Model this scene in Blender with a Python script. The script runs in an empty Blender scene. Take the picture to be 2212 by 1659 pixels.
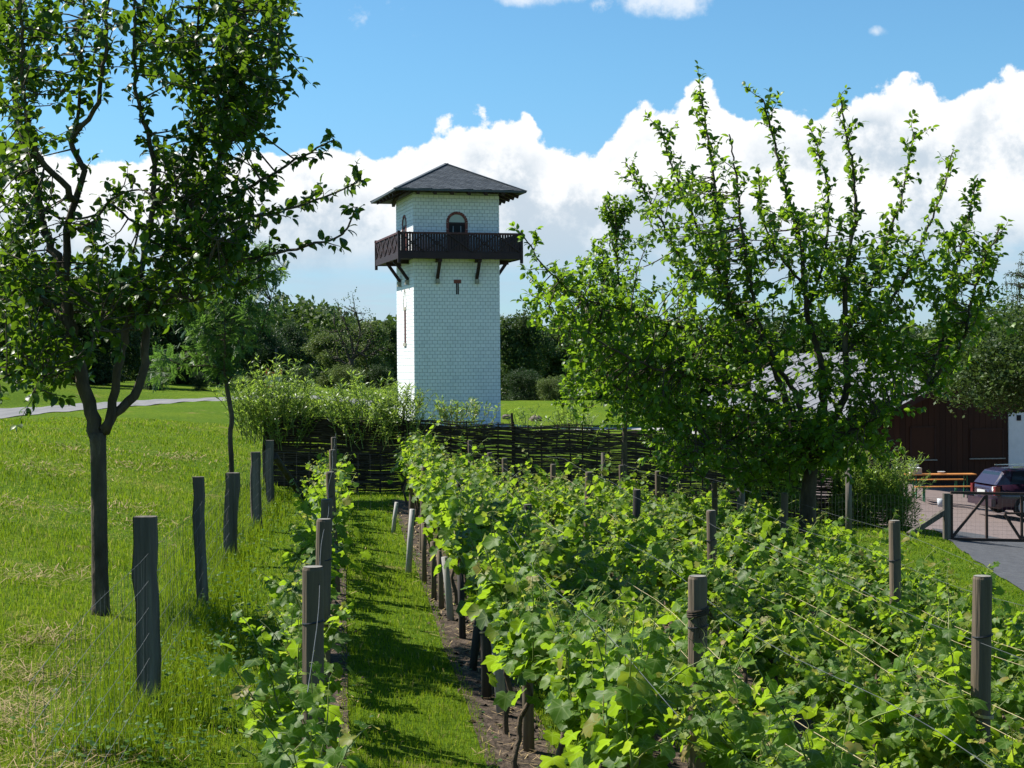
import bpy, math, random
import numpy as np
from mathutils import Matrix, Vector
R = random.Random(7)
NP = np.random.RandomState(11)
PI = math.pi
scene = bpy.context.scene
COL = scene.collection

# ------------------------------------------------------------------ camera
CZ = 2.1                       # camera height over the near ground
F = 3430.0                     # focal length in units of a 2212 x 1659 picture
PITCH = math.radians(-0.63); ROLL = -0.0078
cam_d = bpy.data.cameras.new('camera'); cam = bpy.data.objects.new('camera', cam_d); COL.objects.link(cam)
cam_d.sensor_width = 36.0; cam_d.lens = F / 2212 * 36.0
cam_d.clip_start = 0.1; cam_d.clip_end = 4000
CM = Matrix.Rotation(PI/2 + PITCH, 3, 'X') @ Matrix.Rotation(ROLL, 3, 'Z')
cam.matrix_world = Matrix.Translation((0, 0, CZ)) @ CM.to_4x4()
scene.camera = cam

# ------------------------------------------------------------------ sun, sky, exposure
SUN_EL = math.radians(49); SUN_AZ = math.radians(-68)        # azimuth from +Y, negative = to the left
sd = Vector((math.sin(SUN_AZ)*math.cos(SUN_EL), math.cos(SUN_AZ)*math.cos(SUN_EL), math.sin(SUN_EL)))
sun_d = bpy.data.lights.new('sun', 'SUN'); sun_d.energy = 5.0; sun_d.angle = math.radians(0.53); sun_d.color = (1.0, 0.95, 0.86)
sun = bpy.data.objects.new('sun', sun_d); COL.objects.link(sun)
sun.rotation_euler = sd.to_track_quat('Z', 'Y').to_euler(); sun.location = (-30, 20, 60)
scene.view_settings.view_transform = 'Standard'; scene.view_settings.look = 'None'
scene.view_settings.exposure = 1.0; scene.view_settings.gamma = 1.0; scene.view_settings.use_curve_mapping = False
SKY_STRENGTH = 0.06

def build_world():
    w = bpy.data.worlds.new('World'); scene.world = w; w.use_nodes = True
    nt = w.node_tree; N = nt.nodes; L = nt.links; N.clear()
    def nd(t, **k):
        n = N.new(t)
        for a, b in k.items(): setattr(n, a, b)
        return n
    def mth(op, a, b=None, c=None, clamp=False):
        n = nd('ShaderNodeMath', operation=op, use_clamp=clamp)
        for i, v in enumerate((a, b, c)):
            if v is None: continue
            if isinstance(v, (int, float)): n.inputs[i].default_value = v
            else: L.new(v, n.inputs[i])
        return n.outputs[0]
    def mapr(v, a, b, c=0.0, d=1.0, t='SMOOTHSTEP'):
        n = nd('ShaderNodeMapRange', interpolation_type=t)
        L.new(v, n.inputs[0])
        for i, q in enumerate((a, b, c, d)): n.inputs[i+1].default_value = q
        return n.outputs[0]
    def noise(vec, scale, detail=6, rough=0.55, off=(0, 0, 0), sc=(1, 1, 1)):
        mp = nd('ShaderNodeMapping'); L.new(vec, mp.inputs[0]); mp.inputs[1].default_value = off; mp.inputs[3].default_value = sc
        n = nd('ShaderNodeTexNoise'); L.new(mp.outputs[0], n.inputs['Vector'])
        n.inputs['Scale'].default_value = scale; n.inputs['Detail'].default_value = detail; n.inputs['Roughness'].default_value = rough
        return n.outputs['Fac']
    def mixc(f, a, b, mode='MIX'):
        n = nd('ShaderNodeMix', data_type='RGBA', blend_type=mode)
        for i, v in ((0, f), (6, a), (7, b)):
            if isinstance(v, (int, float)): n.inputs[i].default_value = v
            elif isinstance(v, tuple): n.inputs[i].default_value = (*v, 1)
            else: L.new(v, n.inputs[i])
        return n.outputs[2]
    sky = nd('ShaderNodeTexSky', sky_type='NISHITA'); sky.sun_disc = False
    sky.sun_elevation = SUN_EL; sky.sun_rotation = SUN_AZ
    sky.air_density = 1.0; sky.dust_density = 0.25; sky.ozone_density = 3.0; sky.altitude = 60
    tc = nd('ShaderNodeTexCoord'); vec = tc.outputs['Generated']
    sp = nd('ShaderNodeSeparateXYZ'); L.new(vec, sp.inputs[0])
    az = mth('ARCTAN2', sp.outputs[0], sp.outputs[1])            # radians from +Y
    el = mth('ARCSINE', sp.outputs[2])
    # top of the cumulus bank as a function of azimuth
    pts = [(0,335),(120,330),(230,322),(330,303),(430,312),(500,330),(580,310),(660,300),(730,308),(800,325),(860,338),(905,342),(930,300),(985,264),(1050,266),(1120,250),(1175,280),(1240,312),(1310,304),(1350,258),(1440,218),(1500,204),(1580,238),(1650,272),(1740,240),(1830,236),(1930,192),(1990,222),(2050,246),(2120,226),(2212,202)]
    fc = nd('ShaderNodeFloatCurve'); cu = fc.mapping.curves[0]
    L.new(mth('ADD', mth('MULTIPLY', az, 1/(2*PI)), 0.5), fc.inputs['Value'])
    cps = [(0.0, 0.36)]
    for i, a in enumerate(range(-165, -20, 12)): cps.append((a/360+.5, 0.34 + 0.14*math.sin(i*2.3)))
    for x, y in pts: cps.append((math.atan((x-1106)/F)/(2*PI)+.5, (791-y)/F*4.0))
    for i, a in enumerate(range(24, 170, 12)): cps.append((a/360+.5, 0.38 + 0.14*math.sin(i*1.9+1)))
    cps.append((1.0, 0.36))
    while len(cu.points) < len(cps): cu.points.new(0.5, 0.5)
    for p, c in zip(cu.points, cps): p.location = c; p.handle_type = 'AUTO'
    fc.mapping.update()
    top = mth('MULTIPLY', fc.outputs[0], 0.25)                   # elevation of the top in radians
    n1 = noise(vec, 26, 8, 0.62)
    n2 = noise(vec, 90, 6, 0.6, (3, 1, 2))
    vo = nd('ShaderNodeTexVoronoi', feature='SMOOTH_F1'); vo.inputs['Scale'].default_value = 42; vo.inputs['Smoothness'].default_value = 0.6
    wr = nd('ShaderNodeVectorMath', operation='ADD'); L.new(vec, wr.inputs[0])
    nw = nd('ShaderNodeTexNoise'); L.new(vec, nw.inputs['Vector']); nw.inputs['Scale'].default_value = 30; nw.inputs['Detail'].default_value = 5
    sc_ = nd('ShaderNodeVectorMath', operation='SCALE'); L.new(nw.outputs['Color'], sc_.inputs[0]); sc_.inputs[3].default_value = 0.035
    L.new(sc_.outputs[0], wr.inputs[1]); L.new(wr.outputs[0], vo.inputs['Vector'])
    bil = mth('SUBTRACT', 0.55, vo.outputs['Distance'])
    jig = mth('ADD', mth('MULTIPLY', mth('SUBTRACT', n1, 0.5), 0.030), mth('MULTIPLY', mth('SUBTRACT', n2, 0.5), 0.014))
    jig = mth('ADD', jig, mth('MULTIPLY', bil, 0.026))
    depth = mth('SUBTRACT', mth('ADD', top, jig), mth('ADD', el, 0.004))    # >0 inside the bank
    edge = mapr(depth, 0.0, 0.0042)
    # soft underside dissolving towards the horizon, streaky
    n3 = noise(vec, 9, 7, 0.6, (5, 2, 9), (1, 1, 5))
    lowf = mapr(mth('ADD', el, mth('MULTIPLY', mth('SUBTRACT', n3, 0.5), 0.10)), 0.022, 0.080)
    bank = mth('MULTIPLY', edge, lowf)
    # thin streaks near the horizon
    n4 = noise(vec, 7, 8, 0.62, (1, 7, 3), (1, 1, 9))
    streak = mth('MULTIPLY', mapr(n4, 0.38, 0.62), mapr(el, 0.095, 0.035))
    streak = mth('MULTIPLY', streak, 0.85)
    # small puffs high up
    n5 = noise(vec, 17, 8, 0.6, (0.2, 4, 8))
    puff = mth('MULTIPLY', mapr(n5, 0.62, 0.76), mapr(el, 0.19, 0.225))
    puff = mth('MULTIPLY', puff, mapr(el, 0.6, 0.3))
    def blob(px, py, rx, ry):
        a0 = math.atan((px-1106)/F); e0 = (791-py)/F
        dx = mth('DIVIDE', mth('SUBTRACT', az, a0), rx/F); dy = mth('DIVIDE', mth('SUBTRACT', el, e0), ry/F)
        r2 = mth('ADD', mth('MULTIPLY', dx, dx), mth('MULTIPLY', dy, dy))
        q = mth('ADD', r2, mth('MULTIPLY', mth('SUBTRACT', n1, 0.5), 6.5))
        return mapr(q, 1.5, -0.4)
    for b in ((1200, 2, 110, 30), (1440, 14, 110, 38), (1898, 102, 24, 12)):
        puff = mth('MAXIMUM', puff, mth('MULTIPLY', blob(*b), 0.72))
    mask = mth('MAXIMUM', mth('MAXIMUM', bank, streak), puff, clamp=True)
    # cloud brightness: white heads, faint grey hollows, greyer base
    n6 = noise(vec, 15, 8, 0.62, (2, 2, 5))
    hol = mth('MULTIPLY', mapr(n6, 0.44, 0.60), mapr(depth, 0.004, 0.035))
    base = mapr(el, 0.105, 0.050)
    wh = mixc(mth('MULTIPLY', hol, 0.9), (8.9, 9.0, 9.1), (4.6, 5.5, 6.4))
    cl = mixc(mth('MULTIPLY', base, 0.95), wh, (4.2, 5.5, 6.6))
    tint = mixc(1.0, sky.outputs[0], mixc(mapr(el, 0.0, 0.2), (0.68, 0.90, 1.18), (0.73, 1.12, 1.24)), 'MULTIPLY')
    out = mixc(mask, tint, cl)
    bg = nd('ShaderNodeBackground'); L.new(out, bg.inputs[0]); bg.inputs[1].default_value = SKY_STRENGTH
    wo = nd('ShaderNodeOutputWorld'); L.new(bg.outputs[0], wo.inputs[0])
build_world()
scene.cycles.max_bounces = 8; scene.cycles.diffuse_bounces = 3; scene.cycles.glossy_bounces = 3
scene.cycles.transmission_bounces = 5; scene.cycles.transparent_max_bounces = 6
scene.cycles.use_denoising = True
scene.cycles.caustics_reflective = False; scene.cycles.caustics_refractive = False
scene.cycles.sample_clamp_indirect = 6

# ------------------------------------------------------------------ geometry helpers
CMn = np.array(CM)
def P(px, py, d):
    """point seen at (px, py) of the 2212 x 1659 picture at depth d"""
    c = np.array(((px-1106)/F*d, -(py-829.5)/F*d, -d))
    return CMn @ c + np.array((0, 0, CZ))
def sstep(a, b, x):
    t = np.clip((x-a)/(b-a), 0, 1); return t*t*(3-2*t)
def G(x, y):
    """height of the ground"""
    x = np.asarray(x, float); y = np.asarray(y, float)
    left = sstep(-3, -12, x)
    z = -2.05 - 0.013*(np.clip(y, -40, 112)-9)*(1-left*0.95)
    x0 = -2 + 10*sstep(45, 75, y)
    z = z - 0.13*np.clip(x-x0, 0, 19)
    z = z + 0.66*sstep(-2.0, -10.0, x)
    z = z + 0.95*sstep(79, 106, y)*(1-left)
    z = z - 0.02*np.clip(y-112, 0, 90)*(1-0.7*left)
    z = z + 0.24*np.clip(-20.8-x + 0.30*np.clip(y-60, 0, 14), 0, 9)*(1-sstep(64, 88, y)*0.75)
    z = z + 0.03*np.sin(x*1.1+0.4)*np.sin(y*0.63) + 0.018*np.sin(x*2.7+y*1.9)
    return z + CZ
def Gf(x, y): return float(G(x, y))
def hit(px, py, dmin=3, dmax=300):
    """where the ray through a pixel meets the ground"""
    lo, d = dmin, dmin
    while d < dmax:
        p = P(px, py, d)
        if p[2] < Gf(p[0], p[1]): break
        lo = d; d *= 1.03
    hi = d
    for _ in range(30):
        m = (lo+hi)/2; p = P(px, py, m)
        if p[2] < Gf(p[0], p[1]): hi = m
        else: lo = m
    return P(px, py, (lo+hi)/2)

class MB:
    def __init__(s): s.v = []; s.f = []; s.r = []; s.lp = []; s.n = 0
    def add(s, V, Fc, r=0.0, lp=None):
        V = np.asarray(V, float).reshape(-1, 3)
        if isinstance(Fc, np.ndarray): s.f.append(Fc + s.n)
        else:
            for f in Fc: s.f.append(np.asarray([f]) + s.n)
        s.v.append(V); s.r.append(np.full(len(V), r) if np.isscalar(r) else np.asarray(r, float))
        s.lp.append(np.zeros((len(V), 3)) if lp is None else lp)
        s.n += len(V)
    def mesh(s, name, m, smooth=False, origin=None):
        me = bpy.data.meshes.new(name)
        V = np.concatenate(s.v) if s.v else np.zeros((0, 3))
        if origin is not None: V = V - np.asarray(origin)
        idx = np.concatenate([f.ravel() for f in s.f]); tot = np.concatenate([np.full(len(f), f.shape[1]) for f in s.f])
        st = np.concatenate(([0], np.cumsum(tot)[:-1]))
        me.vertices.add(len(V)); me.vertices.foreach_set('co', V.astype(np.float32).ravel())
        me.loops.add(len(idx)); me.loops.foreach_set('vertex_index', idx.astype(np.int32))
        me.polygons.add(len(tot)); me.polygons.foreach_set('loop_start', st.astype(np.int32))
        me.update(calc_edges=True)
        me.polygons.foreach_set('use_smooth', np.full(len(tot), bool(smooth)))
        a = me.attributes.new('rnd', 'FLOAT', 'POINT'); a.data.foreach_set('value', np.concatenate(s.r).astype(np.float32))
        lp = np.concatenate(s.lp)
        if lp.any():
            a = me.attributes.new('lp', 'FLOAT_VECTOR', 'POINT'); a.data.foreach_set('vector', lp.astype(np.float32).ravel())
        if m is not None:
            for q in (m if isinstance(m, (list, tuple)) else [m]): me.materials.append(q)
        return me
    def build(s, name, m, parent=None, smooth=False, world=True, **props):
        """one mesh object; with world=True the vertices are world positions"""
        org = None
        if parent is not None and world: org = wloc(parent)
        o = bpy.data.objects.new(name, s.mesh(name, m, smooth, org)); COL.objects.link(o)
        if parent is not None: o.parent = parent
        for k, v in props.items(): o[k] = v
        return o
def wloc(o):
    p = Vector(o.location)
    while o.parent: o = o.parent; p = p + Vector(o.location)
    return np.array(p)
def thing(name, label, cat, loc, group=None, rotz=0.0):
    o = bpy.data.objects.new(name, None); COL.objects.link(o); o.empty_display_size = 0.2
    o.location = tuple(float(q) for q in loc); o.rotation_euler = (0, 0, rotz)
    o['label'] = label; o['category'] = cat
    if group: o['group'] = group
    return o
def tag(o, label, cat, group=None):
    o['label'] = label; o['category'] = cat
    if group: o['group'] = group
    return o
def link_obj(name, me, parent=None, loc=(0, 0, 0), rot=None, mat3=None, scale=1.0):
    o = bpy.data.objects.new(name, me); COL.objects.link(o)
    if parent is not None: o.parent = parent
    if mat3 is not None:
        m = Matrix(mat3.tolist()).to_4x4() @ Matrix.Scale(scale, 4); m.translation = Vector(loc); o.matrix_basis = m
    else:
        o.location = loc
        if rot: o.rotation_euler = rot
        o.scale = (scale,)*3
    return o
BOXF = np.array(((0,3,2,1),(4,5,6,7),(0,1,5,4),(1,2,6,5),(2,3,7,6),(3,0,4,7)))
def box(mb, c, s, M3=None, r=0.0, taper=1.0):
    x, y, z = (q/2 for q in s)
    V = np.array(((-x,-y,-z),(x,-y,-z),(x,y,-z),(-x,y,-z),(-x*taper,-y*taper,z),(x*taper,-y*taper,z),(x*taper,y*taper,z),(-x*taper,y*taper,z)))
    if M3 is not None: V = V @ np.asarray(M3).T
    mb.add(V + np.asarray(c), BOXF, r)
def rotz(a):
    c, s = math.cos(a), math.sin(a); return np.array(((c,-s,0),(s,c,0),(0,0,1)))
def rotx(a):
    c, s = math.cos(a), math.sin(a); return np.array(((1,0,0),(0,c,-s),(0,s,c)))
def roty(a):
    c, s = math.cos(a), math.sin(a); return np.array(((c,0,s),(0,1,0),(-s,0,c)))
def nrm(v):
    v = np.asarray(v, float); n = np.linalg.norm(v, axis=-1, keepdims=True); return v/np.maximum(n, 1e-9)
def beam(mb, a, b, w, h, up=(0, 0, 1), r=0.0):
    a, b = np.asarray(a, float), np.asarray(b, float); d = b-a; L = np.linalg.norm(d); y = d/L
    x = np.cross(y, up)
    if np.linalg.norm(x) < 1e-6: x = np.cross(y, (1, 0, 0))
    x = nrm(x); z = np.cross(x, y)
    box(mb, (a+b)/2, (w, L, h), np.column_stack((x, y, z)), r)
def tube(mb, pts, rad, m=6, cap=True, r=0.0, wob=0.0):
    pts = np.asarray(pts, float); n = len(pts)
    rad = np.full(n, rad) if np.isscalar(rad) else np.asarray(rad, float)
    T = nrm(np.gradient(pts, axis=0)); u = np.cross(T[0], (0.3, 0.9, 0.2)); u = nrm(u)
    V = np.empty((n, m, 3)); an = np.arange(m)*2*PI/m; ca, sa = np.cos(an), np.sin(an)
    for i in range(n):
        u = nrm(u - T[i]*np.dot(u, T[i])); w = np.cross(T[i], u)
        rr = rad[i]*(1 + (wob*(NP.rand(m)-.5) if wob else 0))
        V[i] = pts[i] + np.outer(ca*rr, u) + np.outer(sa*rr, w)
    i = np.arange(n-1)[:, None]*m; j = np.arange(m)[None]; k = (j+1) % m
    Fq = np.stack((i+j, i+k, i+m+k, i+m+j), -1).reshape(-1, 4)
    mb.add(V.reshape(-1, 3), Fq, r)
    if cap:
        c0 = mb.n - n*m
        mb.f.append(np.array([[c0+q for q in range(m-1, -1, -1)]])); mb.f.append(np.array([[c0+(n-1)*m+q for q in range(m)]]))
def catmull(pts, step):
    pts = np.asarray(pts, float)
    if len(pts) < 3:
        n = max(2, int(np.linalg.norm(pts[-1]-pts[0])/step)+1); t = np.linspace(0, 1, n)[:, None]; return pts[0]*(1-t)+pts[-1]*t
    q = np.vstack((2*pts[0]-pts[1], pts, 2*pts[-1]-pts[-2])); out = []
    for i in range(1, len(q)-2):
        n = max(1, int(np.linalg.norm((q[i+1]-q[i])[:3])/step)); t = np.linspace(0, 1, n, endpoint=False)[:, None]
        out.append(0.5*(2*q[i] + (q[i+1]-q[i-1])*t + (2*q[i-1]-5*q[i]+4*q[i+1]-q[i+2])*t**2 + (3*q[i]-q[i-1]-3*q[i+1]+q[i+2])*t**3))
    out.append(q[-2][None]); return np.concatenate(out)
def frames(fw, no):
    fw = nrm(fw); x = nrm(np.cross(fw, no)); n = np.cross(x, fw)
    return np.stack((x, fw, n), -1)                # columns
def scatter(mb, tv, tf, pos, fw, no, sc, rnd, lp=False):
    N = len(pos); M = frames(fw, no)
    V = np.einsum('nij,kj->nki', M, tv)*np.asarray(sc)[:, None, None] + np.asarray(pos)[:, None, :]
    k = len(tv)
    off = (np.arange(N)*k)
    L = np.tile(tv, (N, 1)) if lp else None
    first = True
    for f in tf:
        Fq = (f[None] + off[:, None, None]).reshape(-1, f.shape[1])
        if first: mb.add(V.reshape(-1, 3), Fq, np.repeat(rnd, k), L); first = False
        else: mb.f.append(Fq + mb.n - N*k)
def unit(n): return nrm(NP.normal(size=(n, 3)))

# ------------------------------------------------------------------ materials
def mat_new(name):
    m = bpy.data.materials.new(name); m.use_nodes = True; m.node_tree.nodes.clear(); return m, m.node_tree.nodes, m.node_tree.links
def ramp(N, L, fac, stops):
    n = N.new('ShaderNodeValToRGB'); L.new(fac, n.inputs[0]); e = n.color_ramp.elements
    while len(e) < len(stops): e.new(0.5)
    for q, (p, c) in zip(e, stops): q.position = p; q.color = (*c, 1)
    return n.outputs[0]
def surf(name, stops, scale=4.0, stretch=(1, 1, 1), rough=0.85, bump=0.0, detail=5, spec=0.3, rnd=0.0, bscale=None, metal=0.0, coat=0.0, space='Object'):
    m, N, L = mat_new(name)
    tc = N.new('ShaderNodeTexCoord'); mp = N.new('ShaderNodeMapping'); L.new(tc.outputs[space], mp.inputs[0]); mp.inputs[3].default_value = stretch
    no = N.new('ShaderNodeTexNoise'); L.new(mp.outputs[0], no.inputs['Vector']); no.inputs['Scale'].default_value = scale; no.inputs['Detail'].default_value = detail; no.inputs['Roughness'].default_value = 0.62
    fac = no.outputs['Fac']
    mr = N.new('ShaderNodeMapRange'); L.new(fac, mr.inputs[0]); mr.inputs[1].default_value = 0.28; mr.inputs[2].default_value = 0.72; fac = mr.outputs[0]
    if rnd:
        at = N.new('ShaderNodeAttribute'); at.attribute_name = 'rnd'; oi = N.new('ShaderNodeObjectInfo')
        a = N.new('ShaderNodeMath'); a.operation = 'ADD'; L.new(at.outputs['Fac'], a.inputs[0]); cq = N.new('ShaderNodeMath'); cq.operation = 'LESS_THAN'; cq.inputs[1].default_value = 1e-5; L.new(at.outputs['Fac'], cq.inputs[0]); cm = N.new('ShaderNodeMath'); cm.operation = 'MULTIPLY'; L.new(cq.outputs[0], cm.inputs[0]); L.new(oi.outputs['Random'], cm.inputs[1]); L.new(cm.outputs[0], a.inputs[1])
        fr = N.new('ShaderNodeMath'); fr.operation = 'FRACT'; L.new(a.outputs[0], fr.inputs[0])
        mx = N.new('ShaderNodeMix'); mx.inputs[0].default_value = rnd; L.new(fac, mx.inputs[2]); L.new(fr.outputs[0], mx.inputs[3]); fac = mx.outputs[0]
    c = ramp(N, L, fac, stops)
    b = N.new('ShaderNodeBsdfPrincipled'); L.new(c, b.inputs['Base Color']); b.inputs['Roughness'].default_value = rough
    b.inputs['Specular IOR Level'].default_value = spec; b.inputs['Metallic'].default_value = metal; b.inputs['Coat Weight'].default_value = coat
    if bump:
        n2 = N.new('ShaderNodeTexNoise'); L.new(mp.outputs[0], n2.inputs['Vector']); n2.inputs['Scale'].default_value = bscale or scale*3; n2.inputs['Detail'].default_value = 6
        bp = N.new('ShaderNodeBump'); L.new(n2.outputs['Fac'], bp.inputs['Height']); bp.inputs['Strength'].default_value = bump; bp.inputs['Distance'].default_value = 0.03
        L.new(bp.outputs[0], b.inputs['Normal'])
    o = N.new('ShaderNodeOutputMaterial'); L.new(b.outputs[0], o.inputs[0]); return m
def leafmat(name, stops, trans=0.35, tcol=(0.18, 0.30, 0.02), rough=0.42, spec=0.35, veins=False, tgain=1.5):
    m, N, L = mat_new(name)
    at = N.new('ShaderNodeAttribute'); at.attribute_name = 'rnd'; oi = N.new('ShaderNodeObjectInfo')
    a = N.new('ShaderNodeMath'); a.operation = 'ADD'; L.new(at.outputs['Fac'], a.inputs[0]); cq = N.new('ShaderNodeMath'); cq.operation = 'LESS_THAN'; cq.inputs[1].default_value = 1e-5; L.new(at.outputs['Fac'], cq.inputs[0]); cm = N.new('ShaderNodeMath'); cm.operation = 'MULTIPLY'; L.new(cq.outputs[0], cm.inputs[0]); L.new(oi.outputs['Random'], cm.inputs[1]); L.new(cm.outputs[0], a.inputs[1])
    fr = N.new('ShaderNodeMath'); fr.operation = 'FRACT'; L.new(a.outputs[0], fr.inputs[0])
    c = ramp(N, L, fr.outputs[0], stops)
    if veins:
        lp = N.new('ShaderNodeAttribute'); lp.attribute_name = 'lp'; se = N.new('ShaderNodeSeparateXYZ'); L.new(lp.outputs['Vector'], se.inputs[0])
        def mt(op, p, q=None):
            n = N.new('ShaderNodeMath'); n.operation = op
            for i, v in enumerate((p, q)):
                if v is None: continue
                if isinstance(v, (int, float)): n.inputs[i].default_value = v
                else: L.new(v, n.inputs[i])
            return n.outputs[0]
        ang = mt('ABSOLUTE', mt('ARCTAN2', se.outputs[0], se.outputs[1]))
        rr = mt('SQRT', mt('ADD', mt('MULTIPLY', se.outputs[0], se.outputs[0]), mt('MULTIPLY', se.outputs[1], se.outputs[1])))
        dv = mt('MULTIPLY', mt('PINGPONG', ang, math.radians(27)), rr)
        side = mt('PINGPONG', mt('ADD', rr, mt('MULTIPLY', mt('PINGPONG', ang, math.radians(27)), -0.9)), 0.08)
        v1 = N.new('ShaderNodeMapRange'); L.new(dv, v1.inputs[0]); v1.inputs[1].default_value = 0.006; v1.inputs[2].default_value = 0.03; v1.inputs[3].default_value = 0.55; v1.inputs[4].default_value = 0.0
        v2 = N.new('ShaderNodeMapRange'); L.new(side, v2.inputs[0]); v2.inputs[1].default_value = 0.0; v2.inputs[2].default_value = 0.02; v2.inputs[3].default_value = 0.22; v2.inputs[4].default_value = 0.0
        vf = mt('MAXIMUM', v1.outputs[0], v2.outputs[0])
        mx = N.new('ShaderNodeMix'); mx.data_type = 'RGBA'; L.new(vf, mx.inputs[0]); L.new(c, mx.inputs[6]); mx.inputs[7].default_value = (0.22, 0.30, 0.09, 1); c = mx.outputs[2]
    b = N.new('ShaderNodeBsdfPrincipled'); L.new(c, b.inputs['Base Color']); b.inputs['Roughness'].default_value = rough; b.inputs['Specular IOR Level'].default_value = spec
    t = N.new('ShaderNodeBsdfTranslucent')
    g = N.new('ShaderNodeMix'); g.data_type = 'RGBA'; g.blend_type = 'MIX'; g.inputs[0].default_value = 0.55
    L.new(c, g.inputs[6]); g.inputs[7].default_value = (*tcol, 1)
    gm = N.new('ShaderNodeMix'); gm.data_type = 'RGBA'; gm.blend_type = 'MULTIPLY'; gm.inputs[0].default_value = 1; L.new(g.outputs[2], gm.inputs[6]); gm.inputs[7].default_value = (tgain,)*3 + (1,)
    L.new(gm.outputs[2], t.inputs[0])
    s = N.new('ShaderNodeMixShader'); s.inputs[0].default_value = trans; L.new(b.outputs[0], s.inputs[1]); L.new(t.outputs[0], s.inputs[2])
    o = N.new('ShaderNodeOutputMaterial'); L.new(s.outputs[0], o.inputs[0]); return m

M = {}
M['white'] = surf('white_painted_brick', [(0, (.62,.65,.67)), (.35, (.71,.74,.76)), (1, (.79,.81,.82))], 1.3, (1, 1, .35), rough=0.6, bump=0.08, rnd=0.45)
M['joint'] = surf('grey_mortar', [(0, (.30,.32,.34)), (1, (.42,.44,.46))], 9, rough=0.9)
M['darkwood'] = surf('dark_stained_wood', [(0, (.014,.008,.010)), (1, (.038,.018,.020))], 5, (1, 1, .15), rough=0.6, bump=0.1, rnd=0.3)
M['rail'] = surf('reddish_brown_rail', [(0, (.045,.016,.016)), (1, (.09,.032,.03))], 5, rough=0.55)
M['slate'] = surf('dark_slate', [(0, (.030,.036,.042)), (1, (.085,.095,.105))], 8, rough=0.55, spec=0.4, rnd=0.7)
M['redbrick'] = surf('red_sandstone', [(0, (.13,.04,.035)), (1, (.26,.09,.07))], 10, rough=0.85, rnd=0.6)
M['sandstone'] = surf('grey_sandstone', [(0, (.22,.21,.17)), (1, (.34,.33,.28))], 10, rough=0.9)
M['plaster'] = surf('pale_plaster', [(0, (.40,.44,.40)), (1, (.50,.53,.48))], 4, rough=0.9)
M['black'] = surf('dark_opening', [(0, (.008,.008,.010)), (1, (.014,.013,.015))], 4, rough=0.7)
M['bark'] = surf('apple_bark', [(0, (.035,.026,.018)), (.6, (.085,.066,.046)), (1, (.16,.13,.09))], 7, (1, 1, .35), rough=0.92, bump=0.7, bscale=30)
M['bark_far'] = surf('dark_bark', [(0, (.03,.025,.02)), (1, (.08,.065,.05))], 3, (1, 1, .3), rough=0.95)
M['splitwood'] = surf('weathered_split_oak', [(0, (.045,.039,.032)), (.5, (.105,.092,.076)), (1, (.20,.18,.15))], 9, (1, 1, .06), rough=0.9, bump=0.8, bscale=26)
M['splitbark'] = surf('rough_oak_bark', [(0, (.04,.032,.025)), (1, (.15,.12,.095))], 22, (1, 1, .3), rough=0.95, bump=1.0, bscale=40)
M['endgrain'] = surf('grey_end_grain', [(0, (.12,.115,.10)), (1, (.25,.24,.21))], 14, rough=0.9, bump=0.3)
M['post'] = surf('impregnated_pine_post', [(0, (.055,.043,.030)), (.5, (.125,.096,.066)), (1, (.22,.17,.12))], 12, (1, 1, .05), rough=0.85, bump=0.5, bscale=32, rnd=0.25)
M['post_dark'] = surf('dark_pine_post', [(0, (.022,.020,.020)), (1, (.06,.052,.046))], 12, (1, 1, .05), rough=0.85, bump=0.5)
M['stake_pale'] = surf('bleached_stake', [(0, (.20,.19,.18)), (1, (.42,.41,.39))], 12, (1, 1, .05), rough=0.8, bump=0.3)
M['wire'] = surf('black_wire', [(0, (.02,.022,.026)), (1, (.05,.055,.06))], 8, rough=0.45, metal=0.6)
M['galv'] = surf('galvanised_wire', [(0, (.04,.047,.052)), (1, (.10,.11,.115))], 8, rough=0.6)
M['twine'] = surf('pale_twine', [(0, (.30,.24,.13)), (1, (.46,.39,.24))], 30, rough=0.9)
M['withy'] = surf('dead_willow_rods', [(0, (.020,.014,.009)), (.6, (.052,.037,.024)), (1, (.115,.085,.056))], 3, (1, 1, 6), rough=0.85, rnd=0.7)
M['vinewood'] = surf('vine_bark', [(0, (.045,.032,.022)), (1, (.15,.11,.075))], 20, (1, 1, .2), rough=0.95, bump=0.8, bscale=40)
M['shoot'] = surf('green_shoot', [(0, (.09,.13,.03)), (.7, (.16,.21,.05)), (1, (.24,.19,.07))], 6, rough=0.5, rnd=0.7)
M['vineleaf'] = leafmat('vine_leaf', [(0, (.024,.066,.007)), (.35, (.042,.105,.009)), (.65, (.070,.150,.012)), (.9, (.120,.205,.018)), (.97, (.19,.20,.025)), (1, (.24,.17,.06))], 0.52, (.27,.40,.008), 0.48, 0.22, True)
M['vineyoung'] = leafmat('young_vine_leaf', [(0, (.13,.20,.02)), (.5, (.19,.23,.035)), (.85, (.22,.21,.05)), (1, (.28,.17,.08))], 0.45, (.33,.38,.03), 0.55, 0.25, True)
M['appleleaf'] = leafmat('apple_leaf', [(0, (.014,.038,.006)), (.5, (.028,.068,.008)), (.85, (.050,.105,.012)), (1, (.09,.155,.020))], 0.40, (.16,.27,.008), 0.40, 0.36)
M['youngleaf'] = leafmat('fresh_leaf', [(0, (.028,.072,.008)), (.6, (.056,.130,.012)), (1, (.115,.200,.022))], 0.48, (.24,.38,.012), 0.42, 0.34)
M['rowanleaf'] = leafmat('rowan_leaf', [(0, (.022,.060,.016)), (.6, (.040,.095,.022)), (1, (.085,.145,.030))], 0.38, (.14,.27,.03), 0.45, 0.35)
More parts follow.
